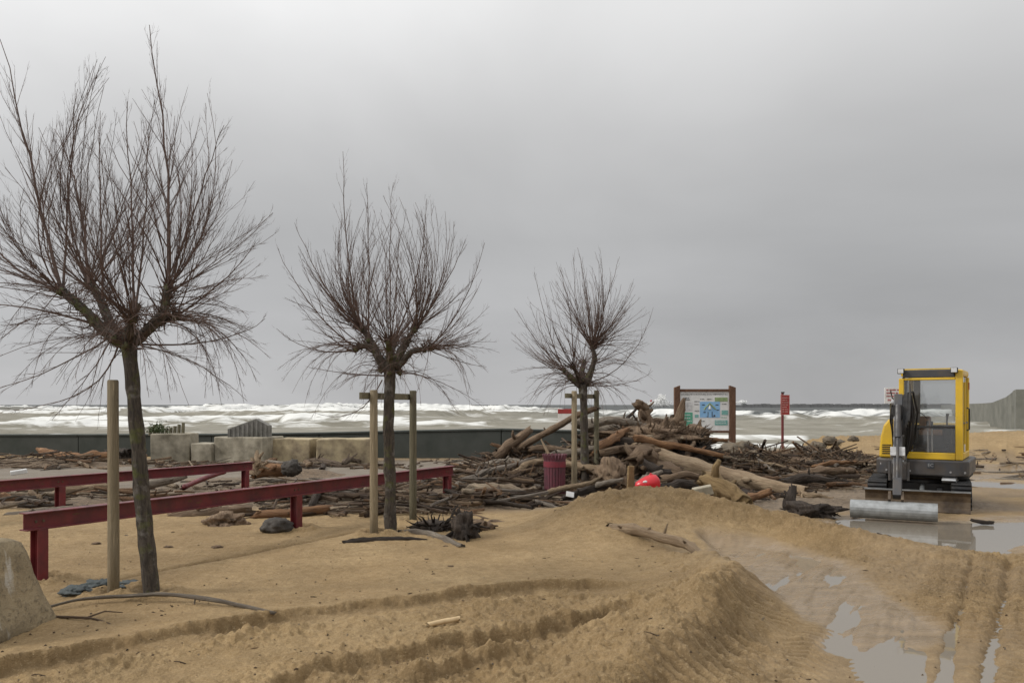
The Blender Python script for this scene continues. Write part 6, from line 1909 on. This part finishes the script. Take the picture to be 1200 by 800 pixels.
def piece_label(x, y, size, ci, an):
    d, nm, mx_, my_ = min((math.hypot(x - m[1], y - m[2]), m[0], m[1], m[2]) for m in MARKS)
    px_ = x / y - mx_ / my_
    rel = 'left of' if px_ < -0.02 else 'right of' if px_ > 0.02 else ('in front of' if y < my_ else 'behind')
    far_ = 'close ' if d < 0.9 else 'well ' if d > 2.2 else ''
    if len((COLOURS[ci] + far_ + rel + nm).split()) + len(nm.split()) > 13: far_ = ''
    a_ = (math.degrees(an) + 180) % 180
    ori = 'lying crosswise' if a_ < 25 or a_ > 155 else 'pointing away' if 65 < a_ < 115 else 'slanting'
    return '%s %s driftwood %s %s %s%s %s' % (('tiny', 'short', 'long', 'big')[(size > 0.65) + (size > 0.95) + (size > 1.25)], COLOURS[ci], ('stick', 'log')[size > 0.8], ori, far_, rel, nm)


rz_ = random.Random(77)


def blocked(x, y):
    if 2.2 < x < 5.5:
        ty = 16.4 - (x - 2.3) * 0.65
        if ty - 1.5 < y < ty + 0.1: return True
    return (abs(x + 2.76) < 0.3 and abs(y - 10.6) < 0.3) or (abs(x - 7.0) < 1.5 and abs(y - 13.4) < 1.9) or (abs(x - bx_) < 0.35 and abs(y - by_) < 0.4) or (abs(x - T3[0]) < 0.2 and abs(y - T3[1]) < 0.2)


seen_labels = set()
for (x0, x1, y0, y1, cnt, sr_) in ZONES:
    placed = 0; tries = 0
    while placed < cnt and tries < cnt * 60:
        tries += 1
        x, y = rz_.uniform(x0, x1), rz_.uniform(y0, y1)
        if blocked(x, y): continue
        if cnt > 40 and x0 < 0 and x1 <= -0.5 and 17.2 < y < 19.8: continue
        s_ = rz_.uniform(*sr_); ci = rz_.randrange(8)
        an = rz_.gauss(0.1, 0.75) if rz_.random() < 0.75 else rz_.uniform(0, 3.14)
        lab = piece_label(x, y, s_, ci, an)
        if lab in seen_labels or len(lab.split()) > 16: continue
        seen_labels.add(lab)
        ki = rz_.randrange(16)
        pr_, rk = protos[ki]
        if not used[ki]:
            o = pr_; used[ki] = True
        else:
            o = pr_.copy(); C.objects.link(o)
        h0 = heap(float(x), float(y))
        hx_ = heap(float(x + 0.3 * math.cos(an)), float(y + 0.3 * math.sin(an))) - heap(float(x - 0.3 * math.cos(an)), float(y - 0.3 * math.sin(an)))
        tilt = -math.atan2(hx_, 0.6) + rz_.gauss(0, 0.05 + 0.16 * min(h0, 1))
        o.location = (x, y, gz(x, y) + h0 + rk * s_ * 0.6)
        o.rotation_euler = (rz_.uniform(0, 6.28), tilt, an)
        o.scale = (s_, s_ * rz_.uniform(0.85, 1.25), s_ * rz_.uniform(0.85, 1.25))
        o.color = (1, 1, 1, (ci + 0.5) / 8)
        tag(o, lab, 'driftwood', 'scattered driftwood pieces')
        placed += 1

# the rest of the wrack: one mass
r_ = random.Random(99)
sx_ = []; 
for (x0, x1, y0, y1, n_p) in ((-16, -4.2, 12.0, 17.2, 760), (-4.2, -0.4, 11.9, 17.2, 900), (-15, -3, 20.3, 23, 620), (-0.8, 1.6, 12.4, 19, 1250), (1.0, 4.8, 14.0, 19.3, 1500), (4.2, 9.0, 14.6, 20.4, 1500), (9, 16, 17, 24, 360), (-3, 1.5, 19.5, 23.5, 160)):
    for k in range(n_p):
        sx_.append((r_.uniform(x0, x1), r_.uniform(y0, y1)))
ax_ = np.array([p[0] for p in sx_]); ay_ = np.array([p[1] for p in sx_])
tz = terrain(ax_, ay_, True)[0]; th = heap(ax_, ay_)
dens = vnoise(ax_ * 0.9, ay_ * 1.3, 401)
mb = MB()
for x, y, zz, h0, dn_ in zip(ax_, ay_, tz, th, dens):
    if h0 < 0.1 and dn_ < (0.50 if x < -0.4 else 0.42): continue
    if blocked(x, y) and not (2.2 < x < 5.5): continue
    if x < -0.4 and 17.2 < y < 20.3 and h0 < 0.1: continue
    Lk = r_.uniform(0.10, 0.75) if r_.random() < 0.8 else r_.uniform(0.6, 1.6)
    rk = r_.uniform(0.006, 0.03) * (0.7 + 0.5 * Lk)
    an = r_.uniform(0, math.pi); ti = r_.gauss(0, 0.10 + 0.35 * min(h0, 1.0))
    d_ = Vector((math.cos(an) * math.cos(ti), math.sin(an) * math.cos(ti), math.sin(ti)))
    c = Vector((x, y, zz + h0 + r_.uniform(-0.02, 0.04 + 0.14 * min(h0, 1))))
    sd_ = Vector((-d_.y, d_.x, 0)) * Lk * r_.gauss(0, 0.08)
    mb.curtint = r_.random()
    mb.tube([c - d_ * Lk / 2, c + sd_ + Vector((0, 0, r_.uniform(0, .02))), c + d_ * Lk / 2], [rk, rk * 0.9, rk * 0.5], 5, lump=0.2, seed=r_.random() * 30)
hx = np.array([r_.uniform(-0.6, 8.8) for _ in range(9000)]); hy = np.array([r_.uniform(13.6, 19.6) for _ in range(9000)])
hz_ = terrain(hx, hy, True)[0]; hh_ = heap(hx, hy)
for x, y, zz, h0 in zip(hx, hy, hz_, hh_):
    if h0 < 0.22 or blocked(x, y): continue
    Lk = r_.uniform(0.12, 0.55); rk = r_.uniform(0.004, 0.013)
    an = r_.uniform(0, math.pi); ti = r_.gauss(0, 0.6)
    d_ = Vector((math.cos(an) * math.cos(ti), math.sin(an) * math.cos(ti), math.sin(ti)))
    c = Vector((x, y, zz + h0 * r_.uniform(0.95, 1.22)))
    sd_ = Vector((r_.gauss(0, 1), r_.gauss(0, 1), r_.gauss(0, 1))) * Lk * 0.10
    mb.curtint = r_.random()
    mb.tube([c - d_ * Lk / 2, c + sd_, c + d_ * Lk / 2], [rk, rk * 0.9, rk * 0.4], 4, cap=False)
o = mb.build('driftwood_litter', M['drift_stuff'], None, tint=True)
tag(o, 'countless small sticks, bark and splinters filling the wrack line and pile', 'debris', kind='stuff')
